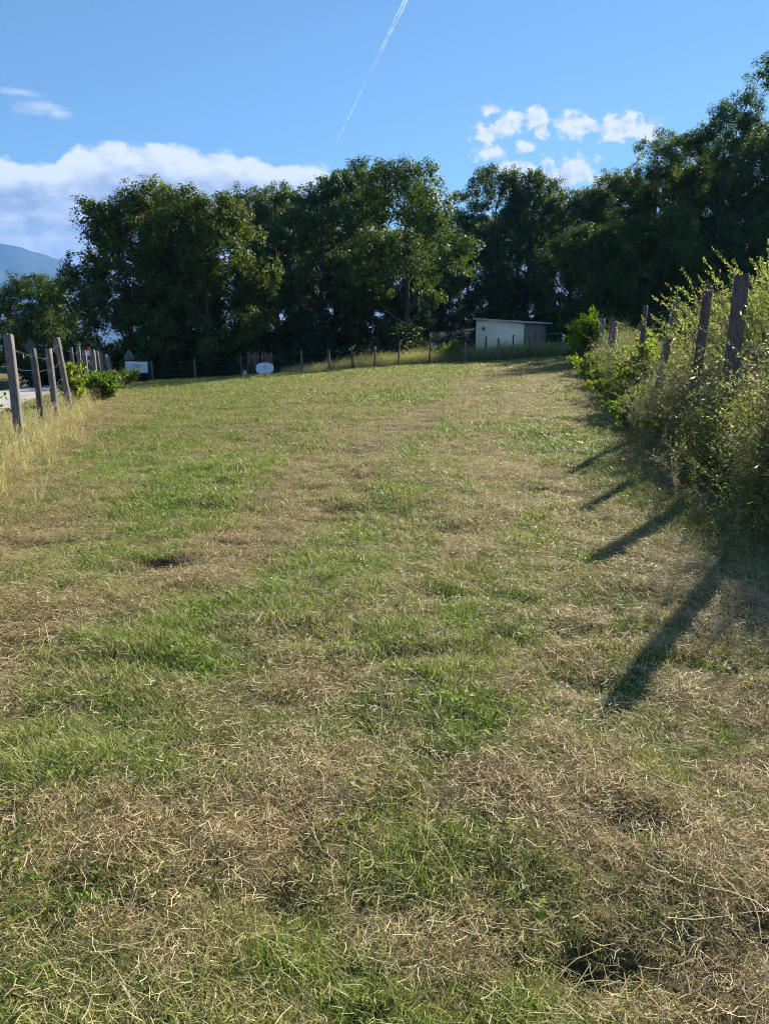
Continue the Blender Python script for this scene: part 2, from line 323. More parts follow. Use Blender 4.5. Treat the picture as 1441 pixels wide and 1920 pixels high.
def block_mat():
    m, nt, out = mat_new('pale_block_wall'); p = nnode(nt, 'ShaderNodeBsdfPrincipled'); p.inputs['Roughness'].default_value = .9; p.inputs['Specular IOR Level'].default_value = .2
    tc = nnode(nt, 'ShaderNodeTexCoord'); sp = nnode(nt, 'ShaderNodeSeparateXYZ'); nt.links.new(tc.outputs['Object'], sp.inputs[0]); cb = nnode(nt, 'ShaderNodeCombineXYZ')
    plug(nt, cb.inputs[0], mth(nt, 'SUBTRACT', sp.outputs[1], sp.outputs[0])); plug(nt, cb.inputs[1], sp.outputs[2])
    b = nnode(nt, 'ShaderNodeTexBrick'); nt.links.new(cb.outputs[0], b.inputs['Vector']); b.inputs['Scale'].default_value = 1.0
    b.inputs['Brick Width'].default_value = .6; b.inputs['Row Height'].default_value = .22; b.inputs['Mortar Size'].default_value = .012
    b.inputs['Color1'].default_value = (.88, .79, .58, 1); b.inputs['Color2'].default_value = (.85, .76, .55, 1); b.inputs['Mortar'].default_value = (.80, .71, .51, 1)
    n = nnode(nt, 'ShaderNodeTexNoise'); n.inputs['Scale'].default_value = 1.6; n.inputs['Detail'].default_value = 6; nt.links.new(tc.outputs['Object'], n.inputs['Vector'])
    nt.links.new(mixc(nt, mapr(nt, n.outputs['Fac'], .45, .75, 0, .55), b.outputs['Color'], (.52, .49, .40, 1)), p.inputs['Base Color'])
    bp = nnode(nt, 'ShaderNodeBump'); bp.inputs['Distance'].default_value = .004; bp.invert = True; nt.links.new(b.outputs['Fac'], bp.inputs['Height']); nt.links.new(bp.outputs[0], p.inputs['Normal'])
    nt.links.new(p.outputs[0], out.inputs[0]); return m
M['shed_wall'] = block_mat()
M['shed_side'] = surf_mat('shed_side_dark', (.16, .13, .09), (.23, .19, .14), 4, .9, .4, (8, 8, .5))  # darker brown than the pale walls, streaked upright
M['roof'] = surf_mat('shed_roof_sheet', (.40, .37, .33), (.52, .49, .45), 4, .8, .2)
M['white_plastic'] = surf_mat('white_plastic', (.72, .74, .76), (.80, .81, .82), 8, .45, 0)
M['banner'] = surf_mat('banner_cloth', (.62, .66, .66), (.72, .75, .74), 4, .7, .15)
M['banner_ink'] = surf_mat('faded_banner_ink', (.36, .40, .42), (.50, .54, .55), 40, .8, 0)
M['sign_red'] = surf_mat('sign_red', (.55, .03, .03), (.60, .04, .04), 10, .4, 0)
M['sign_white'] = surf_mat('sign_white', (.75, .75, .75), (.80, .80, .80), 10, .4, 0)
M['sign_black'] = surf_mat('sign_black', (.02, .02, .025), None, 10, .4, 0)
M['sign_back'] = surf_mat('sign_back_grey', (.10, .10, .10), (.14, .14, .14), 10, .5, 0, metal=.2)
M['concrete'] = surf_mat('pale_stone', (.42, .40, .36), (.52, .50, .45), 12, .9, .2)
M['grass'] = inst_leaf_mat('grass_blades', [(0, (.06, .095, .014)), (.4, (.175, .235, .036)), (.8, (.33, .38, .09)), (1, (.55, .56, .25))], [(0, (.12, .085, .03)), (.45, (.38, .31, .12)), (.8, (.55, .46, .23)), (1, (.72, .64, .38))], .33, .5, .3)
M['straw'] = inst_leaf_mat('straw_stems', [(0, (.15, .13, .045)), (.5, (.42, .37, .17)), (1, (.70, .63, .38))], [(0, (.13, .08, .035)), (.45, (.42, .31, .15)), (.8, (.60, .48, .27)), (1, (.78, .68, .46))], .25, .55, .25)
M['clover'] = inst_leaf_mat('clover_leaves', [(0, (.07, .16, .02)), (.7, (.13, .26, .03)), (1, (.2, .33, .06))], [(0, (.08, .14, .02)), (1, (.2, .26, .05))], .45, .5, .25)
M['tall'] = inst_leaf_mat('tall_grass', [(0, (.14, .18, .03)), (.6, (.28, .31, .07)), (1, (.46, .44, .16))], [(0, (.26, .20, .10)), (.45, (.56, .47, .27)), (1, (.86, .79, .57))], .52, .5, .3)
M['weed'] = inst_leaf_mat('weed_stems', [(0, (.08, .12, .025)), (.6, (.18, .22, .055)), (1, (.34, .36, .13))], [(0, (.15, .125, .085)), (.5, (.40, .35, .26)), (1, (.74, .68, .55))], .5, .55, .25)

def ground_mat():
    m, nt, out = mat_new('field_ground')
    p = nnode(nt, 'ShaderNodeBsdfPrincipled'); p.inputs['Roughness'].default_value = .95; p.inputs['Specular IOR Level'].default_value = .15
    a = nnode(nt, 'ShaderNodeAttribute', attribute_name='dry')
    tc = nnode(nt, 'ShaderNodeTexCoord')
    def nz(s, d=6):
        n = nnode(nt, 'ShaderNodeTexNoise'); n.inputs['Scale'].default_value = s; n.inputs['Detail'].default_value = d; n.inputs['Roughness'].default_value = .7
        nt.links.new(tc.outputs['Object'], n.inputs['Vector']); return n.outputs['Fac']
    n1 = nz(3.0); n2 = nz(38.0, 4)
    f = mapr(nt, mth(nt, 'ADD', a.outputs['Fac'], mth(nt, 'MULTIPLY', mth(nt, 'SUBTRACT', n2, .5), .9)), .25, .8)
    g = mixc(nt, mapr(nt, n1, .3, .7), (.045, .055, .015, 1), (.10, .115, .03, 1))
    d = mixc(nt, mapr(nt, n2, .35, .7), (.065, .045, .022, 1), (.24, .185, .09, 1))
    ba = nnode(nt, 'ShaderNodeAttribute', attribute_name='bare')
    soil = mixc(nt, mapr(nt, n2, .3, .7), (.035, .024, .016, 1), (.085, .06, .04, 1))
    nt.links.new(mixc(nt, ba.outputs['Fac'], mixc(nt, f, g, d), soil), p.inputs['Base Color'])
    b = nnode(nt, 'ShaderNodeBump'); b.inputs['Strength'].default_value = .6; b.inputs['Distance'].default_value = .03
    nt.links.new(n2, b.inputs['Height']); nt.links.new(b.outputs[0], p.inputs['Normal'])
    nt.links.new(p.outputs[0], out.inputs[0]); return m
M['ground'] = ground_mat()

# ------------------------------------------------------------------ the setting
def axis(dense0, dense1, step, grow, far):
    c = list(np.arange(dense0, dense1+1e-6, step)); s = step; x = c[-1]; hi = []
    while x < far: s *= grow; x += s; hi.append(x)
    s = step; x = c[0]; lo = []
    while x > -far: s *= grow; x -= s; lo.append(x)
    return np.array(lo[::-1]+c+hi)
def build_ground():
    xs = axis(-3.2, 3.6, .05, 1.09, 7000)
    ys = axis(1.0, 7.2, .05, 1.0, 0) if False else None
    c = list(np.arange(1.0, 7.2, .05)); s = .05; y = c[-1]
    while y < 7000:
        s = min(s*1.022, .35) if y < 50 else s*1.1
        y += s; c.append(y)
    lo = []; s = .05; y = 1.0
    while y > -7000: s *= 1.25; y -= s; lo.append(y)
    ys = np.array(lo[::-1]+c)
    X, Y = np.meshgrid(xs, ys, indexing='ij')
    Z = terrain(X, Y)
    V = np.stack([X, Y, Z], -1).reshape(-1, 3); nx, ny = X.shape
    i = np.arange(nx-1)[:, None]*ny; j = np.arange(ny-1)[None, :]
    Q = np.stack([i+j, i+ny+j, i+ny+j+1, i+j+1], -1).reshape(-1, 4)
    mb = MB(); mb.add(V, Q); o = mb.build('ground', M['ground'], smooth=True)
    at = o.data.attributes.new('dry', 'FLOAT', 'POINT'); at.data.foreach_set('value', dryness(X, Y).ravel().astype(np.float32))
    at = o.data.attributes.new('bare', 'FLOAT', 'POINT'); at.data.foreach_set('value', bare(X, Y).ravel().astype(np.float32))
    tag(o, kind='structure')
build_ground()

def build_road():
    mb = MB(); ys = np.linspace(-20, 85, 120); V = []
    for y in ys:
        for k, off in enumerate((-6.6, -5.0, -3.4, -1.7)):
            x = left_fence(y)+off-.6*ss(50, 85, y)*8; V.append((x, y, float(base_terrain(x, y))+.07+(.05 if k in (1, 2) else 0)))
    n = len(ys); Q = [(a*4+b, a*4+b+1, a*4+b+5, a*4+b+4) for a in range(n-1) for b in range(3)]
    mb.add(V, Q); o = mb.build('road', surf_mat('pale_gravel_road', (.30, .29, .27), (.42, .41, .38), 9, .9, .4, dist=.01), smooth=True)
    tag(o, kind='structure')
build_road()

def build_mountain():
    n = 160; m = 24; V = []; rng = np.random.RandomState(4)
    az = np.linspace(-75, -2, n)
    h = np.interp(az, [-75, -60, -45, -35, -27.5, -25, -23.3, -21, -17, -10, -2], [330, 350, 372, 362, 331, 317, 296, 262, 210, 130, 30])
    D = 5000; h = h*2-2
    for k, a in enumerate(az):
        for j in range(m):
            f = j/(m-1); d = D-1800*(1-f)
            hh = -42+(h[k]+42)*(f**1.2)+36*(1-f)*f*4*(vnoise(k*.25, j*.4, 3)-.5)*2+(9*(vnoise(k*1.7, 9.3, 8)-.5) if j == m-1 else 0)
            V.append((d*math.sin(R(a)), d*math.cos(R(a)), hh))
    Q = [(k*m+j, (k+1)*m+j, (k+1)*m+j+1, k*m+j+1) for k in range(n-1) for j in range(m-1)]
    mb = MB(); mb.add(V, Q)
    o = mb.build('mountain', surf_mat('wooded_mountain', (.03, .05, .02), (.055, .08, .03), .01, .95, 0), smooth=True)
    tag(o, kind='structure')
build_mountain()

# ------------------------------------------------------------------ trees
def bez(a, b, c, n):
    t = np.linspace(0, 1, n)[:, None]; return (1-t)**2*a+2*t*(1-t)*b+t*t*c
def make_tree(name, x, y, H, RX, label, seed, hb=.12, mat='oak', nlimb=17, clumps=260, per=76, leaf=.158, lean=(0, 0), open_=0.0, spire=3, sink=.15, prof=.62):
    rng = np.random.RandomState(seed); z0 = float(terrain(x, y)); RX = RX*1.14
    root = thing(name, (x, y, z0-sink), label, 'tree', group='trees of the wood behind the field'); H = H+sink
    tk = MB(); br = MB(); cr = MB()
    top = np.array([lean[0], lean[1], H*.86]); ns = 9
    tp = np.array([[lean[0]*t**1.5+.018*H*math.sin(3*t+seed)*t, lean[1]*t**1.5+.018*H*math.cos(2.3*t+seed)*t, H*.84*t] for t in np.linspace(0, 1, ns)])
    r0 = .021*H
    tr = r0*(1-np.linspace(0, 1, ns)**.9*.88); tr[0] *= 1.35
    tk.tube(tp, tr, 9)
    def env(u, th):   # crown radius at height fraction u, direction th
        return RX*np.sqrt(np.clip(1-((u-.44)/.60)**2, .02, 1))*(1+.24*np.sin(2*th+seed)*np.cos(3*th+seed*1.7))
    tips = []
    for k in range(nlimb):
        u = (k+.6)/nlimb; th = k*2.4+rng.rand()*.9
        rr = env(u, th)*(.62+.3*rng.rand()); zc = H*(hb+(1-hb)*u)
        tip = np.array([lean[0]*u+rr*math.cos(th), lean[1]*u+rr*math.sin(th), min(zc, H*.97)])
        zs = max(H*.10, zc-rr*.9-.05*H*rng.rand()); t = min(zs/(H*.84), .93)
        s = np.array([np.interp(t, np.linspace(0, 1, ns), tp[:, i]) for i in range(3)])
        mid = (s+tip)/2+np.array([0, 0, -.12*rr+rng.normal()*.2]); P = bez(s, mid, tip, 7)
        br.tube(P, np.linspace(.40*r0*(1.15-.8*u), .02, 7), 5, cap=False); tips.append((tip, P, rr))
    C = []; RAD = []; ND = []; LT = []
    nl = int(clumps/5.2); q = 0; lobes = []
    while len(lobes) < nl and q < 4000:   # boughs: rounded masses of leaf with shade between them
        q += 1
        if len(lobes) < nlimb: c = tips[len(lobes)][0]+rng.normal(size=3)*.15
        else:
            u = rng.rand(); th = rng.rand()*6.283; rr = env(u, th)*(.45+.5*rng.rand()**.5)
            c = np.array([lean[0]*u+rr*math.cos(th), lean[1]*u+rr*math.sin(th), H*(hb+(1-hb)*u)])
        r = rng.uniform(.75, 1.35)*(RX/4.2)**.5; c[2] = min(max(c[2], .6*r), H-.75*r)
        if len(lobes) >= nlimb and any(np.linalg.norm(c-c2) < .48*(r+r2) for c2, r2, _ in lobes): continue
        lobes.append((c, r, rng.rand()))
    for c, r, lt in lobes:
        ns_ = int(15*r**1.7/1.1)+4
        for k in range(ns_):
            d = rng.normal(size=3)+np.array([0, 0, .25]); d /= np.linalg.norm(d)
            C.append(c+d*r*rng.uniform(.62, 1.12)*np.array([1.0, 1.0, 1.0])); RAD.append(rng.uniform(.26, .52)); ND.append(d); LT.append(lt)
            C[-1][2] = max(C[-1][2], .2)
    for k in range(spire):   # leading shoots that break the skyline
        th = rng.rand()*6.283; rr = RX*.55*rng.rand(); b = np.array([lean[0]+rr*math.cos(th), lean[1]+rr*math.sin(th), H*(.86+.04*rng.rand())])
        hh = H*(1.0 if k == 0 else .93+.05*rng.rand())
        for s in range(5):
            f = s/4.; C.append(b*(1-f)+np.array([b[0]+.2*rng.normal(), b[1], hh])*f); ND.append(np.array([0, 0, 1.])); LT.append(.5); RAD.append(.5*(1-.5*f))
        br.tube([b-[0, 0, .5], b, [b[0], b[1], hh-.1]], [.05, .035, .012], 4, cap=False)
    C = np.array(C); RAD = np.array(RAD)*(RX/4.2)**.35; ND = np.array(ND); LT = np.array(LT)
    # side branches to every third clump
    for c in C[::6]:
        k = np.argmin([np.min(np.linalg.norm(P-c, axis=1)) for _, P, _ in tips]); P = tips[k][1]
        a = P[np.argmin(np.linalg.norm(P-c, axis=1))]
        br.tube(bez(a, (a+c)/2+rng.normal(size=3)*.15, c, 4), np.linspace(.035, .012, 4), 3, cap=False)
    npc = np.maximum((per*.72*(RAD/.42)**1.5*(1-open_)).astype(int), 10)
    idx = np.repeat(np.arange(len(C)), npc); n = len(idx)
    d = rng.normal(size=(n, 3)); d /= np.linalg.norm(d, axis=1)[:, None]
    rad = RAD[idx]*rng.rand(n)**.5
    P = C[idx]+d*rad[:, None]*np.array([1.05, 1.05, .98]); P[:, 2] = np.maximum(P[:, 2], .03)
    NN = ND[idx]*.75+d*.45+rng.normal(size=(n, 3))*.38+np.array([0, 0, .25])
    A = np.cross(NN, rng.normal(size=(n, 3)))
    cl = rng.rand(len(C)); tint = np.clip(.45*rng.rand(n)+.25*cl[idx]+.30*LT[idx], 0, 1)
    L = leaf*rng.uniform(.7, 1.35, n)
    cr.leaves(P, A, L, L*rng.uniform(.55, .8, n), rng, .2, tint, NN)
    t_ = tk.build('trunk', M['bark'], root, True); br.build('branches', M['bark'], t_, True); cr.build('crown', M[mat], root)
    return root
TREES = [
 # name, x, y, height, crown radius, label, keyword arguments
 ('oak_tree', -27.8, 62, 7.5, 3.0, 'small round dark tree at far left edge, below the blue mountain', dict(hb=.18, clumps=290, spire=1)),
 ('oak_tree', -16.6, 49.5, 11.1, 2.9, 'leftmost tree of the wood, its crown meeting the open sky', dict(hb=.05, mat='oak_warm', clumps=300)),
 ('oak_tree', -14.3, 50, 12.0, 3.4, 'bushy left tree with one tall shoot above its neighbours', dict(hb=.06, mat='oak_warm', clumps=300)),
 ('oak_tree', -11.2, 48.6, 10.9, 3.6, 'paler leafy tree hanging to the ground behind the wooden gate', dict(hb=.03, mat='oak_warm', clumps=330, per=85)),
 ('oak_tree', -11.9, 63, 14.2, 3.6, 'dark tree showing its top just right of the paler leafy tree', dict(hb=.12)),
 ('oak_tree', -8.9, 64, 14.4, 3.6, 'dark round-topped tree left of the tallest middle oaks', dict(hb=.12)),
 ('oak_tree', -5.0, 60, 14.2, 3.6, 'dense dark oak on the left side of the middle clump', dict(mat='oak_cool', hb=.10, clumps=290)),
 ('oak_tree', -2.4, 63, 15.6, 3.2, 'oak with a narrow knobbly top in the middle clump', dict(hb=.2)),
 ('oak_tree', 1.5, 53, 12.8, 3.7, 'open-crowned oak with its forked trunk showing, middle of the wood', dict(hb=.34, open_=.12, clumps=215, nlimb=15, spire=2)),
 ('oak_tree', .2, 58, 9.5, 3.2, 'lower leafy tree behind the forked oak', dict(hb=.1, mat='oak_warm')),
 ('oak_tree', 5.4, 70, 12.6, 3.3, 'lower tree filling the dip in the skyline', dict(mat='oak_cool', hb=.1, open_=.1)),
 ('oak_tree', 10.2, 73, 16.5, 3.7, 'dark tree with spiky top left of the shed roof', dict(mat='oak_cool', hb=.08, spire=8)),
 ('oak_tree', 13.7, 74, 16.4, 3.8, 'dark tree with spiky top directly behind the shed', dict(mat='oak_cool', hb=.08, spire=8)),
 ('oak_tree', 18.0, 75, 14.4, 4.0, 'dark rounded tree right of the shed', dict(hb=.05, mat='oak_warm', clumps=300)),
 ('oak_tree', 22.2, 75, 15.7, 4.2, 'brownish broad-topped tree right of the shed', dict(hb=.05, mat='oak_warm', clumps=310)),
 ('oak_tree', 25.6, 74, 18.4, 3.9, 'tree with a pointed leading shoot against small clouds', dict(hb=.06, mat='oak_warm', clumps=300)),
 ('oak_tree', 30.0, 70, 20.0, 4.2, 'tall dark tree second from the right edge', dict(mat='oak_cool', hb=.05, clumps=330, spire=5)),
 ('oak_tree', 34.5, 70, 22.6, 4.6, 'tallest dark tree rising at the right edge', dict(mat='oak_cool', hb=.05, clumps=350, spire=4)),
 ('oak_tree', 41.0, 75, 21.0, 4.6, 'dark tree half cut off behind the tallest one at right', dict(hb=.05, clumps=280)),
 ('hazel_tree', 15.2, 54.5, 8.6, 3.0, 'shorter dark bushy tree standing between shed and right fence', dict(hb=.03, clumps=230, spire=1)),
 ('hazel_tree', 20.5, 57, 9.5, 3.4, 'shorter dark bushy tree behind the red-tipped sapling', dict(hb=.03, clumps=230, spire=1)),
]
trees = []
for k, (nm, x, y, H, rx, lab, kw) in enumerate(TREES):
    trees.append(make_tree(nm, x, y, H, rx, lab, 100+k, **kw))
def copy_thing(src, loc, rz, sc, label, group):
    r = src.copy(); COL.objects.link(r); r.location = loc; r.rotation_euler = (0, 0, rz); r.scale = (sc, sc, sc)
    r['label'] = label; r['group'] = group
    for ch in src.children:
        c = ch.copy(); COL.objects.link(c); c.parent = r
        for g in ch.children:
            d = g.copy(); COL.objects.link(d); d.parent = c
    return r
rng = np.random.RandomState(7)
for k, (x, y, s, sc) in enumerate([(-16, 62, 4, .75), (-10, 70, 5, .85), (-4.5, 71, 6, .9), (2.5, 70, 4, .8), (8.5, 80, 6, .95), (14, 82, 5, 1.0), (20, 82, 6, 1.0), (26, 82, 14, 1.05), (31, 79, 6, 1.2), (37, 80, 14, 1.3)]):
    copy_thing(trees[s], (x, y, float(terrain(x, y))-.3), rng.rand()*6, sc, 'tree in the back row of the wood, glimpsed between nearer trees', 'back row trees of the wood')

# ------------------------------------------------------------------ scattered stuff through geometry nodes
LIB = bpy.data.collections   # template meshes stay out of the scene
def scatter(name, variants, P, rot, scale, var, dry, label=None, cat=None, normal_up=True):
    """one object whose points carry instances of the given meshes"""
    me = bpy.data.meshes.new(name); n = len(P)
    me.vertices.add(n); me.vertices.foreach_set('co', np.asarray(P, np.float32).ravel())
    for an, ty, val in (('rot', 'FLOAT_VECTOR', rot), ('scl', 'FLOAT_VECTOR', scale)):
        a = me.attributes.new(an, ty, 'POINT'); a.data.foreach_set('vector', np.asarray(val, np.float32).ravel())
    a = me.attributes.new('var', 'INT', 'POINT'); a.data.foreach_set('value', np.asarray(var, np.int32))
    a = me.attributes.new('dry', 'FLOAT', 'POINT'); a.data.foreach_set('value', np.asarray(dry, np.float32))
    o = bpy.data.objects.new(name, me); COL.objects.link(o)
    coll = bpy.data.collections.new(name+'_templates')
    for i, vm in enumerate(variants):
        vo = bpy.data.objects.new('%s_template_%02d' % (name, i), vm); coll.objects.link(vo)
    g = bpy.data.node_groups.new(name+'_scatter', 'GeometryNodeTree')
    g.interface.new_socket('Geometry', in_out='INPUT', socket_type='NodeSocketGeometry'); g.interface.new_socket('Geometry', in_out='OUTPUT', socket_type='NodeSocketGeometry')
    gi = g.nodes.new('NodeGroupInput'); go = g.nodes.new('NodeGroupOutput')
    ip = g.nodes.new('GeometryNodeInstanceOnPoints'); ci = g.nodes.new('GeometryNodeCollectionInfo')
    ci.inputs['Collection'].default_value = coll; ci.inputs['Separate Children'].default_value = True; ci.inputs['Reset Children'].default_value = True
    def na(an, ty):
        q = g.nodes.new('GeometryNodeInputNamedAttribute'); q.data_type = ty; q.inputs['Name'].default_value = an; return q.outputs[0]
    g.links.new(gi.outputs[0], ip.inputs['Points']); g.links.new(ci.outputs[0], ip.inputs['Instance'])
    ip.inputs['Pick Instance'].default_value = True
    g.links.new(na('var', 'INT'), ip.inputs['Instance Index'])
    er = g.nodes.new('FunctionNodeEulerToRotation'); g.links.new(na('rot', 'FLOAT_VECTOR'), er.inputs[0]); g.links.new(er.outputs[0], ip.inputs['Rotation'])
    g.links.new(na('scl', 'FLOAT_VECTOR'), ip.inputs['Scale'])
    g.links.new(ip.outputs[0], go.inputs[0])
    md = o.modifiers.new('scatter', 'NODES'); md.node_group = g
    return tag(o, label, cat, kind='stuff')

def blade(mb, p, h, w, th, bend, tint, seg=2, rng=None):
    """an upright tapered blade bending towards th"""
    d = np.array([math.cos(th), math.sin(th), 0]); s = np.array([-math.sin(th), math.cos(th), 0])
    V = []; 
    for k in range(seg+1):
        t = k/seg; c = p+d*(bend*h*t**1.7)+np.array([0, 0, h*t*(1-.30*bend*t)]); ww = w*(1-t**1.5)*.5
        if k < seg: V += [c+s*ww, c-s*ww]
        else: V += [c]
    Q = [(2*k, 2*k+1, 2*k+3, 2*k+2) for k in range(seg-1)]; T = [(2*seg-2, 2*seg-1, 2*seg)]
    mb.add(V, Q, T, tint)
def strip(mb, pts, w, roll, tint):
    P = np.asarray(pts, float); T = np.gradient(P, axis=0); T /= np.linalg.norm(T, axis=1)[:, None]
    s = np.cross(T, np.array([math.sin(roll)*.9, math.cos(roll)*.9, 1.2])); s /= np.linalg.norm(s, axis=1)[:, None]
    V = np.empty((2*len(P), 3)); V[0::2] = P+s*w/2; V[1::2] = P-s*w/2
    mb.add(V, [(2*k, 2*k+1, 2*k+3, 2*k+2) for k in range(len(P)-1)], None, tint)

def grass_variants():
    out = []
    for k in range(6):           # near tufts
        rng = np.random.RandomState(300+k); mb = MB()
        for b in range(20):
            r = .05*rng.rand()**.6; a = rng.rand()*6.28
            blade(mb, np.array([r*math.cos(a), r*math.sin(a), -.006]), rng.uniform(.02, .07), rng.uniform(.0018, .0042), rng.rand()*6.28, rng.uniform(.2, 1.3), rng.rand())
        out.append(mb.mesh('grass_tuft', M['grass']))
    for k in range(5):           # wider far tufts
        rng = np.random.RandomState(330+k); mb = MB()
        for b in range(34):
            r = .16*rng.rand()**.6; a = rng.rand()*6.28
            blade(mb, np.array([r*math.cos(a), r*math.sin(a), -.006]), rng.uniform(.03, .08), rng.uniform(.005, .010), rng.rand()*6.28, rng.uniform(.2, 1.3), rng.rand())
        out.append(mb.mesh('grass_patch', M['grass']))
    return out
def straw_variants():
    out = []
    for k in range(8):
        rng = np.random.RandomState(400+k); mb = MB(); main = 0.0
        for b in range(22):
            a = main+rng.normal()*.75; L = rng.uniform(.018, .06) if rng.rand() < .87 else rng.uniform(.06, .13)
            p = np.array([rng.normal()*.05, rng.normal()*.05, rng.uniform(.005, .040)])
            cz = rng.normal()*.10*L; d = np.array([math.cos(a), math.sin(a), rng.normal()*.38]); s = np.array([-d[1], d[0], 0])
            cv = rng.normal()*.10*L
            pts = [p-d*L/2, p+s*cv+np.array([0, 0, cz*.5]), p+d*L/2]
            strip(mb, pts, rng.uniform(.0011, .0021), rng.rand()*6.28, rng.rand())
        out.append(mb.mesh('straw_bunch', M['straw']))
    for k in range(3):           # long single stalks
        rng = np.random.RandomState(430+k); mb = MB()
        for b in range(3):
            a = rng.rand()*6.28; L = rng.uniform(.15, .38); t = np.linspace(-.5, .5, 6); cv = rng.normal()*.25
            d = np.array([math.cos(a), math.sin(a), rng.normal()*.08]); s = np.array([-d[1], d[0], 0])
            P = np.array([d*L*q+s*cv*L*(q*q)+np.array([0, 0, .035+.02*math.sin(q*5+k)]) for q in t])+rng.normal(size=3)*[.06, .06, 0]
            mb.tube(P, rng.uniform(.0008, .0015), 3, rng.uniform(.35, .9), cap=False)
        out.append(mb.mesh('straw_stalk', M['straw']))
    return out
def clover_variants():
    out = []
    for k in range(4):
        rng = np.random.RandomState(450+k); mb = MB(); n = 18
        a = rng.rand(n)*6.28; r = .06*rng.rand(n)**.5
        P = np.stack([r*np.cos(a), r*np.sin(a), rng.uniform(.015, .05, n)], 1)
        A = np.stack([np.cos(a), np.sin(a), rng.uniform(-.2, .5, n)], 1)
        big = k >= 2
        mb.leaves(P, A, rng.uniform(.013, .024, n)*(1.35 if big else 1), rng.uniform(.008, .014, n), rng, .2)
        out.append(mb.mesh('clover', M['clover']))
    return out

def sample_field(rng, y0, y1, n, mx=1.2):
    y = rng.rand(int(n*1.3))*(y1-y0)+y0
    # uniform over the widening trapezoid
    wmax = .56*y1+mx; keep = rng.rand(len(y)) < (.56*y+mx)/wmax; y = y[keep]
    x = (rng.rand(len(y))*2-1)*(.56*y+mx)
    k = (x > left_fence(y)-1.4) & (x < right_fence(y)+.9)
    return x[k], y[k]
def area(y0, y1, mx=1.2): return (.56*(y0+y1)+2*mx)*(y1-y0)
def to3(x, y, dz=0.0): return np.stack([x, y, terrain(x, y)+dz], 1)
def slope_rot(x, y, rng, tilt=.2):
    n = len(x); return np.stack([rng.normal(size=n)*tilt, rng.normal(size=n)*tilt, rng.rand(n)*6.283], 1)

def build_grass():
    rng = np.random.RandomState(11)
    gv = grass_variants(); sv = straw_variants(); cv = clover_variants()
    PX = []; PY = []; SC = []; VA = []
    for y0, y1, dens, s0, far in ((1.0, 3.2, 1700, .9, 0), (3.2, 6, 1150, .95, 0), (6, 11, 480, 1.05, 0), (6, 11, 60, .9, 1), (11, 20, 120, 1.0, 1), (20, 31, 85, 1.25, 1), (31, 44, 62, 1.5, 1)):
        x, y = sample_field(rng, y0, y1, dens*area(y0, y1))
        dr = dryness(x, y); keep = rng.rand(len(x)) < (1.0-.22*dr**1.5)*(1-.92*bare(x, y)); x = x[keep]; y = y[keep]; dr = dr[keep]
        lush = np.clip(1.25-.75*dr+1.3*fbm(x, y, .4, 3, 77), .4, 2.0)
        PX.append(x); PY.append(y); SC.append(s0*lush*rng.uniform(.65, 1.3, len(x))); VA.append(rng.randint(0, 6, len(x)) if not far else rng.randint(6, 11, len(x)))
    x = np.concatenate(PX); y = np.concatenate(PY); s = np.concatenate(SC); va = np.concatenate(VA)
    wid = np.where(va >= 6, np.clip(s, .8, 2), np.clip(s, .8, 1.3))
    scatter('mown_grass', gv, to3(x, y), slope_rot(x, y, rng, .18), np.stack([wid, wid, s*np.where(va >= 6, .75, 1)], 1), va, np.clip(dryness(x, y)+rng.normal(size=len(x))*.14-.06, 0, 1),
            'short patchy green and yellow mown grass covering the field', 'grass')
    PX = []; PY = []; SC = []; VA = []
    for y0, y1, dens, s0 in ((1.0, 3.2, 1300, .9), (3.2, 6, 800, 1.0), (6, 11, 330, 1.05), (11, 20, 120, 1.1), (20, 31, 36, 1.25)):
        x, y = sample_field(rng, y0, y1, dens*area(y0, y1))
        dr = dryness(x, y)+.25*(vnoise(x/.16, y/.16, 91)-.5); keep = rng.rand(len(x)) < np.clip(.16+1.0*(dr-.18), .12, 1)*(.28+.72*ss(.38, .62, .6*vnoise(x/.22, y/.22, 63)+.4*vnoise(x/.09, y/.09, 64)))*(1-.8*bare(x, y)); x = x[keep]; y = y[keep]
        PX.append(x); PY.append(y); SC.append(s0*rng.uniform(.6, 1.35, len(x)))
        v = rng.randint(0, 8, len(x)); lg = rng.rand(len(x)) < .012+.05*np.exp(-((x-.55)/.4)**2-((y-1.55)/.22)**2); v[lg] = rng.randint(8, 11, lg.sum()); VA.append(v)
    x = np.concatenate(PX); y = np.concatenate(PY); s = np.concatenate(SC); va = np.concatenate(VA)
    rt = slope_rot(x, y, rng, .14); rt[:, 2] = 9*vnoise(x/.9, y/.9, 61)+rng.normal(size=len(x))*.55
    scatter('cut_straw', sv, to3(x, y, .008), rt, np.stack([s, s, s], 1), va, np.clip(dryness(x, y)+rng.normal(size=len(x))*.2, 0, 1),
            'pale dry cut straw lying loose over the field', 'straw')
    x, y = sample_field(rng, 1.0, 14, 110*area(1, 14)); dr = dryness(x, y)
    keep = (rng.rand(len(x)) < np.clip(.75-dr, .04, 1)*1.2) & (vnoise(x/.55, y/.55, 55) > .42); x = x[keep]; y = y[keep]; s = rng.uniform(.6, 1.35, len(x))
    scatter('clover', cv, to3(x, y, .004), slope_rot(x, y, rng, .15), np.stack([s, s, s], 1), rng.randint(0, 4, len(x)), dryness(x, y), 'small bright green clover and weed leaves low in the grass', 'clover')
build_grass()

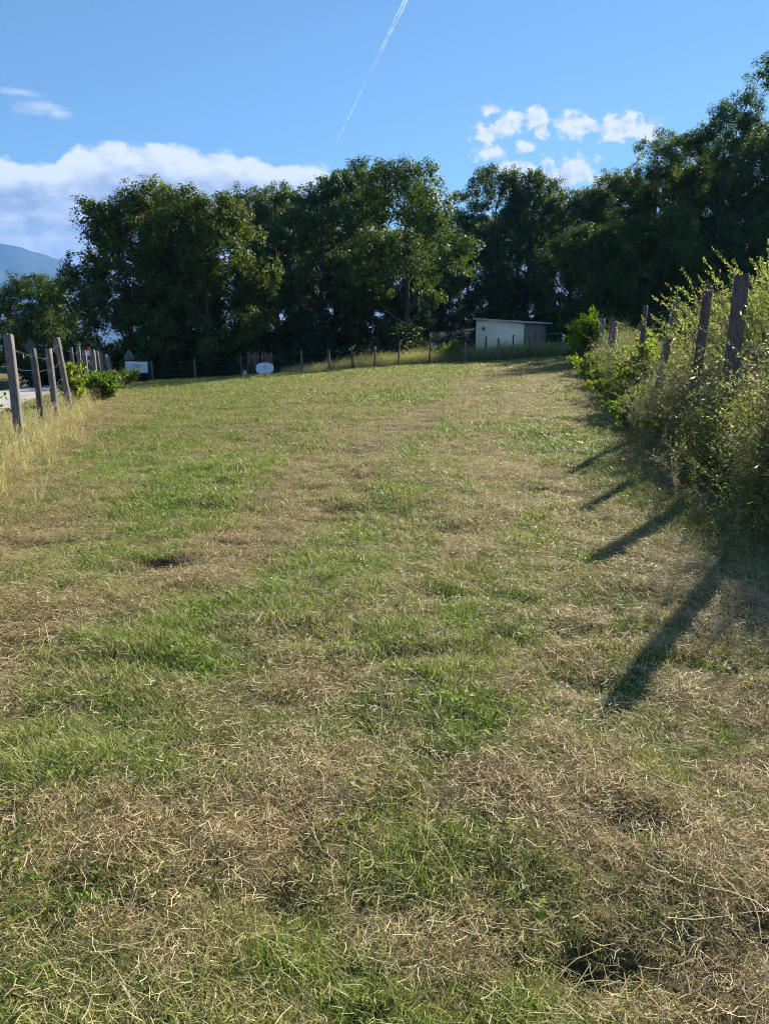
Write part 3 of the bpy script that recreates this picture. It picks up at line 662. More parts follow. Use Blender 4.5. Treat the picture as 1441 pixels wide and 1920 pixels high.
def tall_variants():
    out = []
    for k in range(5):
        rng = np.random.RandomState(500+k); mb = MB(); side = rng.rand()*6.28
        for b in range(17):
            r = .11*rng.rand()**.5; a = rng.rand()*6.28; th = side+rng.normal()*1.0
            h = rng.uniform(.35, .95); p = np.array([r*math.cos(a), r*math.sin(a), -.02]); bend = abs(rng.normal())*.6
            if b < 9: blade(mb, p, h*.7, rng.uniform(.005, .010), th, bend*1.5, rng.rand(), 3)
            else:
                d = np.array([math.cos(th), math.sin(th), 0]); P = np.array([p+d*bend*h*t**1.8+np.array([0, 0, h*t*(1-.25*bend*t)]) for t in np.linspace(0, 1, 5)])
                mb.tube(P, np.linspace(.0032, .0017, 5), 3, rng.uniform(.3, 1), cap=False)
                n = 14; q = P[-1]+(P[-1]-P[-2])*np.linspace(-.5, .35, n)[:, None]; A = (P[-1]-P[-2])[None]*4+rng.normal(size=(n, 3))*.5
                mb.leaves(q, A, .022, .006, rng, .1, np.full(n, rng.uniform(.5, 1)))
        out.append(mb.mesh('tall_grass_tuft', M['tall']))
    return out
TV = tall_variants()
def build_tall():
    rng = np.random.RandomState(13)
    n = 760; y = 7.5+rng.rand(n)**1.25*34; off = rng.normal(size=n)*.34+.12; x = left_fence(y)+off
    keep = rng.rand(n) < np.clip(.35+1.3*vnoise(y/1.1, y*0+3.3, 8)*1.0, .2, 1)*np.where((y > 19.5) & (y < 29), .35, 1); x = x[keep]; y = y[keep]
    s = rng.uniform(.3, .78, len(x))*np.clip(1.1-.25*np.abs(x-left_fence(y)), .4, 1.1)
    scatter('tall_dry_grass', TV, to3(x, y), slope_rot(x, y, rng, .1), np.stack([s, s, s], 1), rng.randint(0, 5, len(x)), np.clip(.70+rng.normal(size=len(x))*.28, 0, 1), 'tall straw-coloured grass along the roadside fence at left', 'grass')
    # rough verge between that fence and the road
    n = 900; y = 8+rng.rand(n)*36; x = left_fence(y)-.3-rng.rand(n)*1.5; s = rng.uniform(.2, .42, n)
    scatter('verge_grass', TV, to3(x, y), slope_rot(x, y, rng, .1), np.stack([s, s, s], 1), rng.randint(0, 5, n), np.clip(.45+rng.normal(size=n)*.3, 0, 1), 'rough greenish verge grass between left fence and road', 'grass')
    # uncut strip beyond the far fence, in the sun
    n = 3000; x = -6+rng.rand(n)*17; y = 43.15+rng.rand(n)*3.4; s = rng.uniform(.75, 1.2, n)*np.clip(.6+.06*(x+6), .5, 1.05)
    s *= .7+.6*vnoise(x/1.2, y/1.2, 19)
    scatter('uncut_grass', TV, to3(x, y), slope_rot(x, y, rng, .1), np.stack([s*1.3, s*1.3, s*.95], 1), rng.randint(0, 5, n), np.clip(.22+.4*(1-ss(-5, 0, x))+rng.normal(size=n)*.22, 0, 1), 'sunlit uncut grass between far fence and shed', 'grass')
build_tall()

def weed_variants():
    out = []
    for k in range(6):
        rng = np.random.RandomState(600+k); mb = MB(); ns = 7
        for b in range(ns):
            a = rng.rand()*6.28; r = .12*rng.rand(); th = rng.rand()*6.28; h = rng.uniform(.5, 1.15); bend = rng.uniform(.1, .7)
            p = np.array([r*math.cos(a), r*math.sin(a), -.02]); d = np.array([math.cos(th), math.sin(th), 0])
            P = np.array([p+d*bend*h*t**1.5+np.array([0, 0, h*t*(1-.2*bend*t)])+rng.normal(size=3)*.008 for t in np.linspace(0, 1, 7)])
            mb.tube(P, np.linspace(.004, .0015, 7), 3, rng.uniform(.2, .9), cap=False)
            for s in range(7):
                q = P[rng.randint(2, 7)]; e = q+rng.normal(size=3)*[.12, .12, .05]+np.array([0, 0, .10])
                mb.tube([q, (q+e)/2+[0, 0, .015], e], .0013, 3, rng.uniform(.3, 1), cap=False)
                n = 9; f = rng.rand(n)[:, None]; pos = q+(e-q)*f
                mb.leaves(pos, rng.normal(size=(n, 3)), rng.uniform(.015, .035, n), rng.uniform(.008, .014, n), rng, .2)
            n = 16; f = rng.rand(n); pos = np.stack([np.interp(f, np.linspace(0, 1, 7), P[:, i]) for i in range(3)], 1)
            mb.leaves(pos, rng.normal(size=(n, 3)), rng.uniform(.025, .05, n), rng.uniform(.010, .018, n), rng, .2)
        out.append(mb.mesh('weed_plant', M['weed']))
    return out
WV = weed_variants()
def build_weeds():
    rng = np.random.RandomState(17)
    n = 1750; y = 5.0+rng.rand(n)**1.25*33.5; w = np.clip(.75-.0*y, .4, 1); x = right_fence(y)+rng.normal(size=n)*.52*w+.22
    s = rng.uniform(.42, .92, n)*np.where(x > right_fence(y)+.15, 1.45, 1.0)*np.clip(1.1-.55*np.maximum(0, right_fence(y)-x-.1), .3, 1.2)*(.6+.7*vnoise(y/.9, x/.9, 3))
    dr = np.clip(.50-.5*ss(.4, .65, vnoise(y/1.4, x*0+7.7, 4))+rng.normal(size=n)*.2, 0, 1)
    scatter('dry_weeds', WV, to3(x, y), slope_rot(x, y, rng, .16), np.stack([s, s, s], 1), rng.randint(0, 6, n), dr, 'tangle of brown dry weeds overgrowing the right fence', 'weeds')
    # thin grass beyond that fence
    n = 1300; y = 6+rng.rand(n)*34; x = right_fence(y)+.4+rng.rand(n)**1.3*5; s = rng.uniform(.6, 1.25, n)
    scatter('fallow_grass', TV, to3(x, y), slope_rot(x, y, rng, .12), np.stack([s, s, s], 1), rng.randint(0, 5, n), np.clip(.5+rng.normal(size=n)*.25, 0, 1), 'rough unmown grass beyond the right fence', 'grass')
build_weeds()

def bush_mesh(seed, h, rx, stems, twigs, leaf, width, mat, lpt=14, droop=0.0, hb=.1, plumes=0):
    """stems fan out from the base and carry leafy twigs"""
    rng = np.random.RandomState(seed); st = MB(); lf = MB()
    for k in range(stems):
        th = rng.rand()*6.28; rr = rx*rng.rand()**.6; hh = h*rng.uniform(.55, 1.0)*(1-.35*(rr/rx)**2)
        e = np.array([rr*math.cos(th), rr*math.sin(th), hh]); m = np.array([e[0]*.35, e[1]*.35, hh*.6])
        P = bez(np.array([.1*rx*math.cos(th), .1*rx*math.sin(th), -.03]), m, e, 7); st.tube(P, np.linspace(.012*h**.5, .003, 7), 4, cap=False)
        for t in range(twigs):
            f = hb+(1-hb)*rng.rand(); q = np.array([np.interp(f, np.linspace(0, 1, 7), P[:, i]) for i in range(3)])
            d = rng.normal(size=3)*[1, 1, .5]+np.array([.5*math.cos(th), .5*math.sin(th), .35-droop]); d /= np.linalg.norm(d); L = rng.uniform(.10, .28)*h**.5
            r = q+d*L; st.tube([q, (q+r)/2+[0, 0, .02], r], [.003, .002, .001], 3, cap=False)
            n = lpt; g = rng.rand(n)[:, None]; pos = q+(r-q)*g; pos[:, 2] = np.maximum(pos[:, 2], .01)
            A = d*.5+rng.normal(size=(n, 3))*.75
            lf.leaves(pos, A, leaf*rng.uniform(.6, 1.3, n), width*rng.uniform(.7, 1.3, n), rng, .22, np.clip(rng.rand()*.4+rng.rand(n)*.6, 0, 1))
    for k in range(plumes):   # long leafy shoots standing out of the top
        th = rng.rand()*6.28; rr = rx*rng.rand()**.5; z = h*(.95-.45*(rr/rx)**2)*rng.uniform(.75, .95)
        a = np.array([rr*math.cos(th), rr*math.sin(th), z]); L = rng.uniform(.45, 1.0)
        d = np.array([.55*math.cos(th)*rr/rx+rng.normal()*.2-.2, .55*math.sin(th)*rr/rx+rng.normal()*.2, 1.0]); d /= np.linalg.norm(d)
        e = a+d*L+np.array([.12*math.cos(th), .12*math.sin(th), -.05]); P = bez(a, a+d*L*.6, e, 6); st.tube(P, np.linspace(.005, .0015, 6), 3, cap=False)
        n = 70; f = rng.rand(n)**.9; pos = np.stack([np.interp(f, np.linspace(0, 1, 6), P[:, i]) for i in range(3)], 1)+rng.normal(size=(n, 3))*.012
        lf.leaves(pos, d*.9+rng.normal(size=(n, 3))*.6, leaf*rng.uniform(.7, 1.2, n)*(1.15-.5*f), width*rng.uniform(.8, 1.3, n), rng, .2, np.clip(rng.rand()*.4+rng.rand(n)*.6, 0, 1))
    return st, lf
def bush(name, x, y, label, cat, seed, h, rx, stems, twigs, leaf, width, mat, group=None, rz=0, **kw):
    root = thing(name, (x, y, float(terrain(x, y))-.02), label, cat, rz, group)
    st, lf = bush_mesh(seed, h, rx, stems, twigs, leaf, width, mat, **kw)
    st.build('stems', M['twig'], root, True); lf.build('foliage', M[mat], root)
    return root

# wood edge undergrowth: a dark mass under the trees
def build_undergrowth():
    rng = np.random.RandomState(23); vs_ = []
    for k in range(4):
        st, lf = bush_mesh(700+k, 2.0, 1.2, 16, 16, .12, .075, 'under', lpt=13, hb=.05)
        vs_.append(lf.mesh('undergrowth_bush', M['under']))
    x = []; y = []; s = []
    for q in range(260):
        xx = rng.uniform(-24, 42); yy = rng.uniform(47.5, 64) if xx < 3 else rng.uniform(58, 76)
        x.append(xx); y.append(yy); s.append(rng.uniform(.7, 1.7))
    for q in range(44):
        x.append(rng.uniform(2.5, 16)); y.append(rng.uniform(60, 70)); s.append(rng.uniform(1.0, 1.9))
    for q in range(40):
        x.append(rng.uniform(-11, 4)); y.append(rng.uniform(64, 74)); s.append(rng.uniform(1.3, 2.2))
    for q in range(46):
        x.append(rng.uniform(-24, -10)); y.append(rng.uniform(51, 60)); s.append(rng.uniform(1.0, 1.8))
    for q in range(60):
        x.append(rng.uniform(-17, 4)); y.append(rng.uniform(45.0, 48.5)); s.append(rng.uniform(.3, .65))
    for q in range(34):
        x.append(rng.uniform(12.5, 32)); y.append(rng.uniform(46, 58)); s.append(rng.uniform(.8, 1.5))
    for q in range(55):
        x.append(rng.uniform(-46, -19)); y.append(rng.uniform(60, 78)); s.append(rng.uniform(.7, 1.4))
    x = np.array(x); y = np.array(y); s = np.array(s); n = len(x)
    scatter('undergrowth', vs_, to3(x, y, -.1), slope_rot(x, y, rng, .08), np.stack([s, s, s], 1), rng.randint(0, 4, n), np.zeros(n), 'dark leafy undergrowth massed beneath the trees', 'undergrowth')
build_undergrowth()

# ------------------------------------------------------------------ fences
def post_mesh(mb, base, top, w, square=True, seed=0, bury=.25):
    rng = np.random.RandomState(seed); base = np.array(base, float); top = np.array(top, float)
    ax = top-base; L = np.linalg.norm(ax); ax /= L; base = base-ax*bury
    ref = np.array([0., 1, 0]); A = np.cross(ref, ax); A /= np.linalg.norm(A); B = np.cross(ax, A); rt = rng.uniform(-.5, .5)
    A, B = A*math.cos(rt)+B*math.sin(rt), B*math.cos(rt)-A*math.sin(rt)
    if square:
        c = .12; pr = [(-.5+c, -.5), (.5-c, -.5), (.5, -.5+c), (.5, .5-c), (.5-c, .5), (-.5+c, .5), (-.5, .5-c), (-.5, -.5+c)]
    else: pr = [(.5*math.cos(t), .5*math.sin(t)) for t in np.linspace(0, 2*math.pi, 11)[:-1]]
    pr = np.array(pr)*(1+rng.normal(size=(len(pr), 1))*(.02 if square else .07)); k = len(pr); n = 9; V = []
    for i in range(n):
        t = i/(n-1); wob = (A*math.sin(2.1*t+seed)+B*math.cos(2.7*t+seed))*.010
        tp = 1.06-.12*t if not square else 1.0
        top_j = rng.normal(size=k)*.012 if i == n-1 else np.zeros(k)
        for j in range(k): V.append(base+ax*((L+bury)*t+top_j[j])+wob+(A*pr[j, 0]+B*pr[j, 1])*w*tp*(1+rng.normal()*.015))
    V.append(np.mean(V[-k:], axis=0)+ax*.004)
    Q = [(i*k+j, i*k+(j+1) % k, (i+1)*k+(j+1) % k, (i+1)*k+j) for i in range(n-1) for j in range(k)]
    T = [((n-1)*k+j, (n-1)*k+(j+1) % k, n*k) for j in range(k)]
    mb.add(V, Q, T)
def fence(name, label, posts, strands, matdef, sag=.02, jitter=.01, mesh_from=None, wire_r=.0018, seed=0):
    """posts: (base xyz, top xyz, width, square, material); strands: fractions of post height"""
    b0 = posts[0][0]; root = thing(name, b0, label, 'fence'); o0 = np.array(b0); rng = np.random.RandomState(seed)
    for i, (b, t, w, sq, mt) in enumerate(posts):
        mb = MB(); post_mesh(mb, np.array(b)-o0, np.array(t)-o0, w, sq, seed*31+i); mb.build('post', M[mt], root)
    for f in strands:
        P = []
        for (b, t, w, sq, mt), (b2, t2, w2, s2, m2) in zip(posts[:-1], posts[1:]):
            a = np.array(b)+(np.array(t)-b)*f; c = np.array(b2)+(np.array(t2)-b2)*f
            for u in np.linspace(0, 1, 7)[:-1]: P.append(a*(1-u)+c*u-np.array([0, 0, sag*4*u*(1-u)])+rng.normal(size=3)*jitter*(u > 0))
        P.append(np.array(posts[-1][0])+(np.array(posts[-1][1])-posts[-1][0])*f)
        mb = MB(); mb.tube(np.array(P)-o0, wire_r, 4, cap=False); mb.build('wire', M['wire'], root)
    return root
def G(x, y, dz=0.0): return (x, y, float(terrain(x, y))+dz)
LP = [((-5.92,12.03),(-6.02,12.16,1.82),.155,True,'post'),((-6.65,14.45),(-6.78,14.6,1.62),.14,False,'post_dark'),((-7.3,16.55),(-7.4,16.7,1.64),.135,True,'post'),((-8.15,19.35),(-8.27,19.2,1.95),.15,True,'post'),
      ((-8.75,21.3),(-8.84,21.4,1.74),.13,False,'post_dark'),((-9.35,23.2),(-9.45,23.4,1.80),.14,True,'post'),((-10.05,25.5),(-10.2,25.7,1.70),.16,True,'post'),((-10.95,28.5),(-11.1,28.8,1.74),.20,True,'post'),((-11.6,30.8),(-11.75,30.9,1.72),.16,True,'post_dark'),((-12.3,33),(-12.45,33.2,1.72),.18,True,'post'),
      ((-13.4,36.4),(-13.75,36.5,1.66),.16,True,'post'),((-14.2,39.2),(-14.5,39.3,1.64),.18,True,'post'),((-15.2,42.2),(-15.45,42.3,1.60),.18,True,'post')]
LP = [(G(*b), t, w*.82, s, m) for b, t, w, s, m in LP]
LF = fence('wire_fence', 'weathered post and wire fence with leaning grey posts along the road at left', LP, (.92, .74, .5, .28), 'post', .05, .02, seed=3)
def curly_wire():   # loose broken strands hanging between the nearest two posts
    o0 = np.array(LP[0][0]); rng = np.random.RandomState(9); a = np.array(LP[0][1]); b = np.array(LP[1][1])
    for s in range(5):
        f = rng.uniform(.5, .95); p = a*(1-.0)+np.array([0, 0, -a[2]*(1-f)]); q = b+np.array([0, 0, -b[2]*(1-f)*1.0]); n = 26; ph = rng.rand()*6
        end = rng.uniform(.45, 1.0)
        P = np.array([p+(q-p)*u*end+np.array([.03*math.sin(u*9+ph), .03*math.cos(u*7+ph), -.16*math.sin(u*3.1)*rng.uniform(.4, 1)*(s % 2)+.02*math.sin(u*31+ph)-.25*u*(s == 3)]) for u in np.linspace(0, 1, n)])-o0
        mb = MB(); mb.tube(P, .0022, 4, cap=False); mb.build('loose_wire', M['wire'], LF)
curly_wire()

RP = [((3.52,6.65),(3.42,6.38,2.3),.13,True,'post_dark'),((4.06,8.85),(4.02,8.72,2.36),.17,True,'post_dark'),((4.50,11.0),(4.50,10.75,2.37),.17,False,'post_dark'),((4.83,13.6),(5.02,13.2,2.47),.15,False,'post'),
      ((5.92,17.6),(5.98,17.55,2.62),.145,False,'post_dark'),((6.95,22.2),(6.99,22.15,1.72),.15,False,'post_dark'),((7.72,26.0),(7.78,25.7,2.66),.165,False,'post'),((8.05,27.4),(8.14,27.3,2.84),.15,True,'post_dark'),
      ((9.05,32.0),(9.15,32.1,3.06),.20,True,'post'),((9.95,36.0),(9.98,35.8,2.95),.20,True,'post_green'),((10.5,39.5),(10.6,39.4,2.6),.15,False,'post')]
RP = [(G(*b), t, w*.86, s, m) for b, t, w, s, m in RP]
RF = fence('wire_fence', 'tall leaning dark wooden posts and wire smothered in weeds at right', RP, (.93, .80, .66, .5, .34, .18), 'post', .03, .015, seed=5)
def mesh_wire():    # the netting stays between the taller posts
    o0 = np.array(RP[0][0])
    for i in range(0, 5):
        a0, a1 = np.array(RP[i][0]), np.array(RP[i][1]); b0, b1 = np.array(RP[i+1][0]), np.array(RP[i+1][1]); mb = MB(); n = 16
        for u in np.linspace(.04, .96, n):
            p = a0*(1-u)+b0*u; q = a1*(1-u)+b1*u; mb.tube([p+(q-p)*.1-o0, p+(q-p)*.5-o0+[0, .01, 0], p+(q-p)*.92-o0], .0012, 3, cap=False)
        tag(mb.build('netting', M['wire'], RF), kind='stuff')
mesh_wire()

FP = [(-15.0,.02),(-13.25,1.28),(-10.8,1.45),(-8.15,1.55),(-4.72,1.85),(-3.14,1.91),(-1.77,2.03),(-.56,2.09),(.77,2.35),(2.56,2.38),(4.55,2.35),(6.46,2.56),(8.24,2.62),(10.2,2.7)]
rng = np.random.RandomState(31)
FPP = []
for k, (x, t) in enumerate(FP):
    b = G(x, 43.0); t = max(t, b[2]+1.0); FPP.append((b, (x+rng.normal()*.05, 43.0+rng.normal()*.05, t), .11+.03*rng.rand(), False, 'post' if k % 3 else 'post_dark'))
fence('wire_fence', 'thin wooden post and wire fence across the far end of the field', FPP, (.9, .6, .3), 'post', .02, .006, wire_r=.003, seed=8)

# ------------------------------------------------------------------ shed and the enclosure beside it
def build_shed():
    x0, y0 = 8.6, 47.2; z = float(terrain(x0, y0))-.1; rz = R(-33)
    root = thing('shed', (x0, y0, z), 'low pale flat-roofed shed with darker right side under the trees', 'shed', 0)
    # the corner nearest the camera stands at the origin; one wall runs back to the left, the other back to the right
    dl = np.array([-2.75, 1.5, 0]); dr = np.array([2.0, 2.9, 0]); hC, hL, hR = 2.22, 2.50, 2.30; th = .15
    def wall(name, a, b, ha, hb_, mt, nrm):
        a = np.array(a); b = np.array(b); n = np.array(nrm)*th
        V = [a, b, b+n, a+n, a+[0, 0, ha], b+[0, 0, hb_], b+n+[0, 0, hb_], a+n+[0, 0, ha]]
        mb = MB(); mb.add(V, [(0,3,2,1),(4,5,6,7),(0,1,5,4),(1,2,6,5),(2,3,7,6),(3,0,4,7)]); return mb.build(name, M[mt], root)
    O = np.zeros(3); ul = dl/np.linalg.norm(dl); ur = dr/np.linalg.norm(dr)
    nl = np.array([-ul[1], ul[0], 0]); nl = nl if nl@dr > 0 else -nl; nr = np.array([-ur[1], ur[0], 0]); nr = nr if nr@dl > 0 else -nr
    w1 = wall('wall', O, dl, hC, hL, 'shed_wall', nl)
    w2 = wall('wall', O+ur*(th+.003), dr, hC, hR, 'shed_side', nr); tag(w2, 'dark brown right side wall')
    wall('wall', dl+ur*th, dl+dr, hL, hL+.05, 'shed_wall', -nr); wall('wall', dr+ul*th, dr+dl, hR, hL+.05, 'shed_side', -nl)
    # sloping roof slab with an overhang
    e = .16; A = O-ul*e-ur*e; B = dl+ul*e-ur*e; C = dl+dr+ul*e+ur*e; D = dr-ul*e+ur*(e+.5)
    zs = [hC+.01, hL+.03, hL+.07, hR+.02]; V = [p+[0, 0, q] for p, q in zip((A, B, C, D), zs)]+[p+[0, 0, q+.11] for p, q in zip((A, B, C, D), zs)]
    mb = MB(); mb.add(V, [(0,3,2,1),(4,5,6,7),(0,1,5,4),(1,2,6,5),(2,3,7,6),(3,0,4,7)]); mb.build('roof', M['roof'], root)
    # vent high on the pale wall
    c = dl*.84+np.array([0, 0, 1.95])-nl*.02; mb = MB()
    for k in range(4): mb.box(c+[0, 0, -.075+.05*k], (.2, .03, .035), math.atan2(ul[1], ul[0]))
    mb.build('vent', M['black_metal'], w1)
build_shed()
def build_yard_fence():
    pts = [(4.6,46.6,1.25),(6.18,46.3,1.42),(7.8,46.1,1.40)]
    root = thing('wire_fence', G(6.18, 46.2), 'black metal posts with wire netting standing before the pale shed wall', 'fence'); o0 = np.array(root.location)
    tops = []
    for x, y, h in pts:
        b = np.array(G(x, y)); mb = MB(); mb.box(b+[0, 0, h/2]-o0+np.array([0, 0, .0]), (.075, .075, h+.1)); mb.build('post', M['black_metal'], root); tops.append(b+[0, 0, h])
    for f in (.0, .25, .5, .75, 1.0):
        P = np.array([t-[0, 0, f*1.1+.05] for t in tops])-o0; mb = MB(); mb.tube(P, .004, 4, cap=False); mb.build('wire', M['wire'], root)
    g = thing('metal_gate', G(9.1, 46), 'dark tubular metal gate frame right of the shed', 'gate'); o0 = np.array(g.location)
    for x, h in ((9.1, 1.55), (9.95, 1.5), (10.75, 1.5)):
        b = np.array(G(x, 46.0)); mb = MB(); mb.tube([b-o0-[0, 0, .1], b-o0+[0, 0, h]], .04, 8); mb.build('post', M['black_metal'], g)
    for h in (1.38, .82):
        a = np.array(G(9.1, 45.95)); b = np.array(G(10.75, 45.95)); mb = MB(); mb.tube([a-o0+[0, 0, h], b-o0+[0, 0, h+.02]], .022, 6); mb.build('rail', M['wire'], g)
    mb = MB(); mb.tube([(0, 0, -.03), (.55, .25, .85)], .045, 4); p = mb.build('plank', M['post']); p.location = G(9.75, 45.2); tag(p, 'grey plank leaning askew at the right end of far fence', 'plank')
    # green mesh panels left of the shed
    s = thing('panel_fence', G(2.9, 50), 'dark green rigid mesh panel fence left of the shed', 'fence'); o0 = np.array(s.location)
    for x in (2.95, 4.45, 5.95):
        b = np.array(G(x, 50)); mb = MB(); mb.box(b-o0+[0, 0, 1.0], (.07, .07, 2.1)); mb.build('post', M['green_metal'], s)
    a = np.array(G(2.95, 49.95)); b = np.array(G(5.95, 49.95))
    for h in (2.0, 1.35, .7, .1):
        mb = MB(); mb.tube([a-o0+[0, 0, h], b-o0+[0, 0, h]], .016 if h < 1.9 else .025, 5); mb.build('rail', M['green_metal'], s)
    mb0 = MB(); mb0.tube([(0, 0, .08), (0, 0, 2.0)], .007, 4); bm = mb0.mesh('bar', M['green_metal'])
    for k in range(42):
        u = (k+.5)/42; o = bpy.data.objects.new('bar', bm); COL.objects.link(o); o.parent = s; q = a*(1-u)+b*u-o0; o.location = (q[0], q[1]-.01, q[2])
    n = thing('notice', G(3.3, 49.7), 'small white slatted notice low on the green mesh fence', 'notice'); mb = MB()
    for k in range(3):
        mb = MB(); mb.box((-.1+.1*k, 0, 1.05), (.07, .02, .26)); mb.build('slat', M['white_plastic'], n)
build_yard_fence()

# ------------------------------------------------------------------ things at the far left of the field
def build_table():
    x, y = -6.72, 42.25; root = thing('garden_table', G(x, y, .07), 'white oval plastic table top tipped on its side against the wooden gate', 'table'); root.rotation_euler = (R(-12), 0, 0)
    mb = MB(); n = 64; a, b, e = .50, .33, 2.5
    def ring(sa, y_): return [(sa[0]*np.sign(math.cos(t))*abs(math.cos(t))**(2/e), y_, b+.01+sa[1]*np.sign(math.sin(t))*abs(math.sin(t))**(2/e)) for t in np.linspace(0, 2*math.pi, n, endpoint=False)]
    hole = lambda y_: [(.022*math.cos(t), y_, b+.01+.022*math.sin(t)) for t in np.linspace(0, 2*math.pi, n, endpoint=False)]
    rs = [hole(.03), hole(.0), ring((a-.02, b-.02), -.004), ring((a, b), .012), ring((a, b), .045), ring((a-.02, b-.02), .045), ring((a-.03, b-.03), .022), hole(.022)]
    V = [p for r in rs for p in r]; Q = [(i*n+j, i*n+(j+1) % n, (i+1)*n+(j+1) % n, (i+1)*n+j) for i in range(len(rs)-1) for j in range(n)]
    mb.add(V, Q); mb.build('table_top', M['white_plastic'], root, False)
    for sx in (-.30, .30):
        for sz in (.14, .52):
            l = MB(); l.tube([(sx, .03, sz), (sx*1.25, .40, sz+(.05 if sz > .3 else -.05)+.03)], [.03, .02], 8); l.build('leg', M['white_plastic'], root)
build_table()
def build_wood_gate():
    root = thing('wooden_gate', G(-7.1, 43.35), 'brown upright-plank wooden gate in shade behind the white table', 'gate'); rng = np.random.RandomState(3)
    for k in range(11):
        if k in (5,): continue
        h = 1.22+rng.uniform(-.06, .05); mb = MB(); mb.box((-.70+k*.135+rng.normal()*.008, rng.normal()*.006, .06+h/2), (.10, .024, h), rng.normal()*.05, tilt=rng.normal()*.012); mb.build('plank', M['plank'], root)
    for h in (.28, .98):
        mb = MB(); mb.box((-.03, .045, h), (1.5, .035, .09)); mb.build('rail', M['plank'], root)
    mb = MB(); th = np.linspace(0, 2*math.pi, 11)[:-1]; V = []; rr = [.11, .135, .12, .07]; zz = [-.03, .12, .27, .36]
    for r, z in zip(rr, zz): V += [(r*math.cos(t)*(1+.1*math.sin(3*t)), r*.8*math.sin(t), z) for t in th]
    V.append((0, 0, .38)); k = 10
    mb.add(V, [(i*k+j, i*k+(j+1) % k, (i+1)*k+(j+1) % k, (i+1)*k+j) for i in range(3) for j in range(k)], [(3*k+j, 3*k+(j+1) % k, 4*k) for j in range(k)]); o = mb.build('stone', M['concrete'], None, True); o.location = G(-7.85, 42.4); tag(o, 'small pale round stone on the grass left of the white table', 'stone')
build_wood_gate()
def build_banner():
    x, y = -13.87, 42.2; root = thing('banner', G(x, y), 'faded pale blue-white banner strung on the fence at the far left corner', 'banner'); z0 = root.location[2]
    nx, nz = 17, 8; V = []
    for i in range(nx):
        for j in range(nz):
            u, v = i/(nx-1), j/(nz-1); V.append((-.62+1.24*u, .02*math.sin(u*9)+.012*math.sin(v*5+u*4), .62-z0+.64*v+.015*math.sin(u*6.3)*v))
    mb = MB(); Q = [(i*nz+j, (i+1)*nz+j, (i+1)*nz+j+1, i*nz+j+1) for i in range(nx-1) for j in range(nz-1)]
    mb.add(V, Q); cl = mb.build('cloth', M['banner'], root, True); md = cl.modifiers.new('thickness', 'SOLIDIFY'); md.thickness = .004
    ink = MB(); rng = np.random.RandomState(2)     # lettering too faded to read
    for row, (zc, hh) in enumerate(((1.08, .10), (.93, .07))):
        xx = -.22
        while xx < .40-.18*row:
            w = rng.uniform(.02, .06); ink.box((xx, -.035, zc-z0+rng.normal()*.005), (w*.8, .004, hh*rng.uniform(.7, 1))); xx += w+.02
    ink.build('faded_lettering', M['banner_ink'], cl)
    for sx in (-.64, .64):
        mb = MB(); mb.tube([(sx, .05, -.1), (sx, .05, 1.30-z0)], .035, 7); mb.build('stake', M['post_dark'], root)
build_banner()
def triangle_sign(name, x, y, zc, size, label, face, rz):
    root = thing(name, G(x, y), label, 'road sign', rz); z0 = root.location[2]; zc -= z0
    def tri(s, y_, rnd=.06):
        pts = []; r = s/math.sqrt(3)
        for c in range(3):
            a0 = math.pi/2+c*2*math.pi/3; cx, cz = (r-2*rnd)*math.cos(a0), (r-2*rnd)*math.sin(a0)
            for t in np.linspace(-math.pi/3, math.pi/3, 6): pts.append((cx+rnd*math.cos(a0+t), y_, zc+cz+rnd*math.sin(a0+t)))
        return pts
    def plate(s, y0, y1, mt, nm, rnd=.06, par=root):
        mb = MB(); a = tri(s, y0, rnd); b = tri(s, y1, rnd); n = len(a); V = a+b+[(0, y0, zc), (0, y1, zc)]
        mb.add(V, [(j, (j+1) % n, n+(j+1) % n, n+j) for j in range(n)], [(2*n, (j+1) % n, j) for j in range(n)]+[(2*n+1, n+j, n+(j+1) % n) for j in range(n)]); return mb.build(nm, M[mt], par)
    mb = MB(); mb.tube([(0, .05, -.2), (0, .05, zc+size*.5)], .035, 8); mb.build('pole', M['sign_back'], root)
    if face:
        rb_ = plate(size, -.012, .012, 'sign_red', 'red_border'); plate(size*.70, -.018, -.013, 'sign_white', 'sign_face', .03, rb_)
        mb = MB(); mb.box((.0, -.022, zc-.03), (.22, .004, .10)); mb.box((.0, -.022, zc+.07), (.13, .004, .07)); mb.box((-.07, -.022, zc-.12), (.05, .004, .06)); mb.box((.07, -.022, zc-.12), (.05, .004, .06)); mb.build('symbol', M['sign_black'], rb_)
    else:
        plate(size, -.008, .012, 'sign_back', 'plate'); 
        mb = MB(); a = tri(size, -.014, .05); mb.tube(np.array(a+a[:1]), .010, 5, cap=False); mb.build('rim', M['sign_white'], root)
triangle_sign('road_sign', -13.75, 35.2, 1.46, 1.0, 'red-bordered triangular warning sign facing the road, half hidden by left posts', True, R(8))
triangle_sign('road_sign', -14.72, 43.6, 1.58, .60, 'grey back of a triangular road sign above the pale banner', False, R(-5))
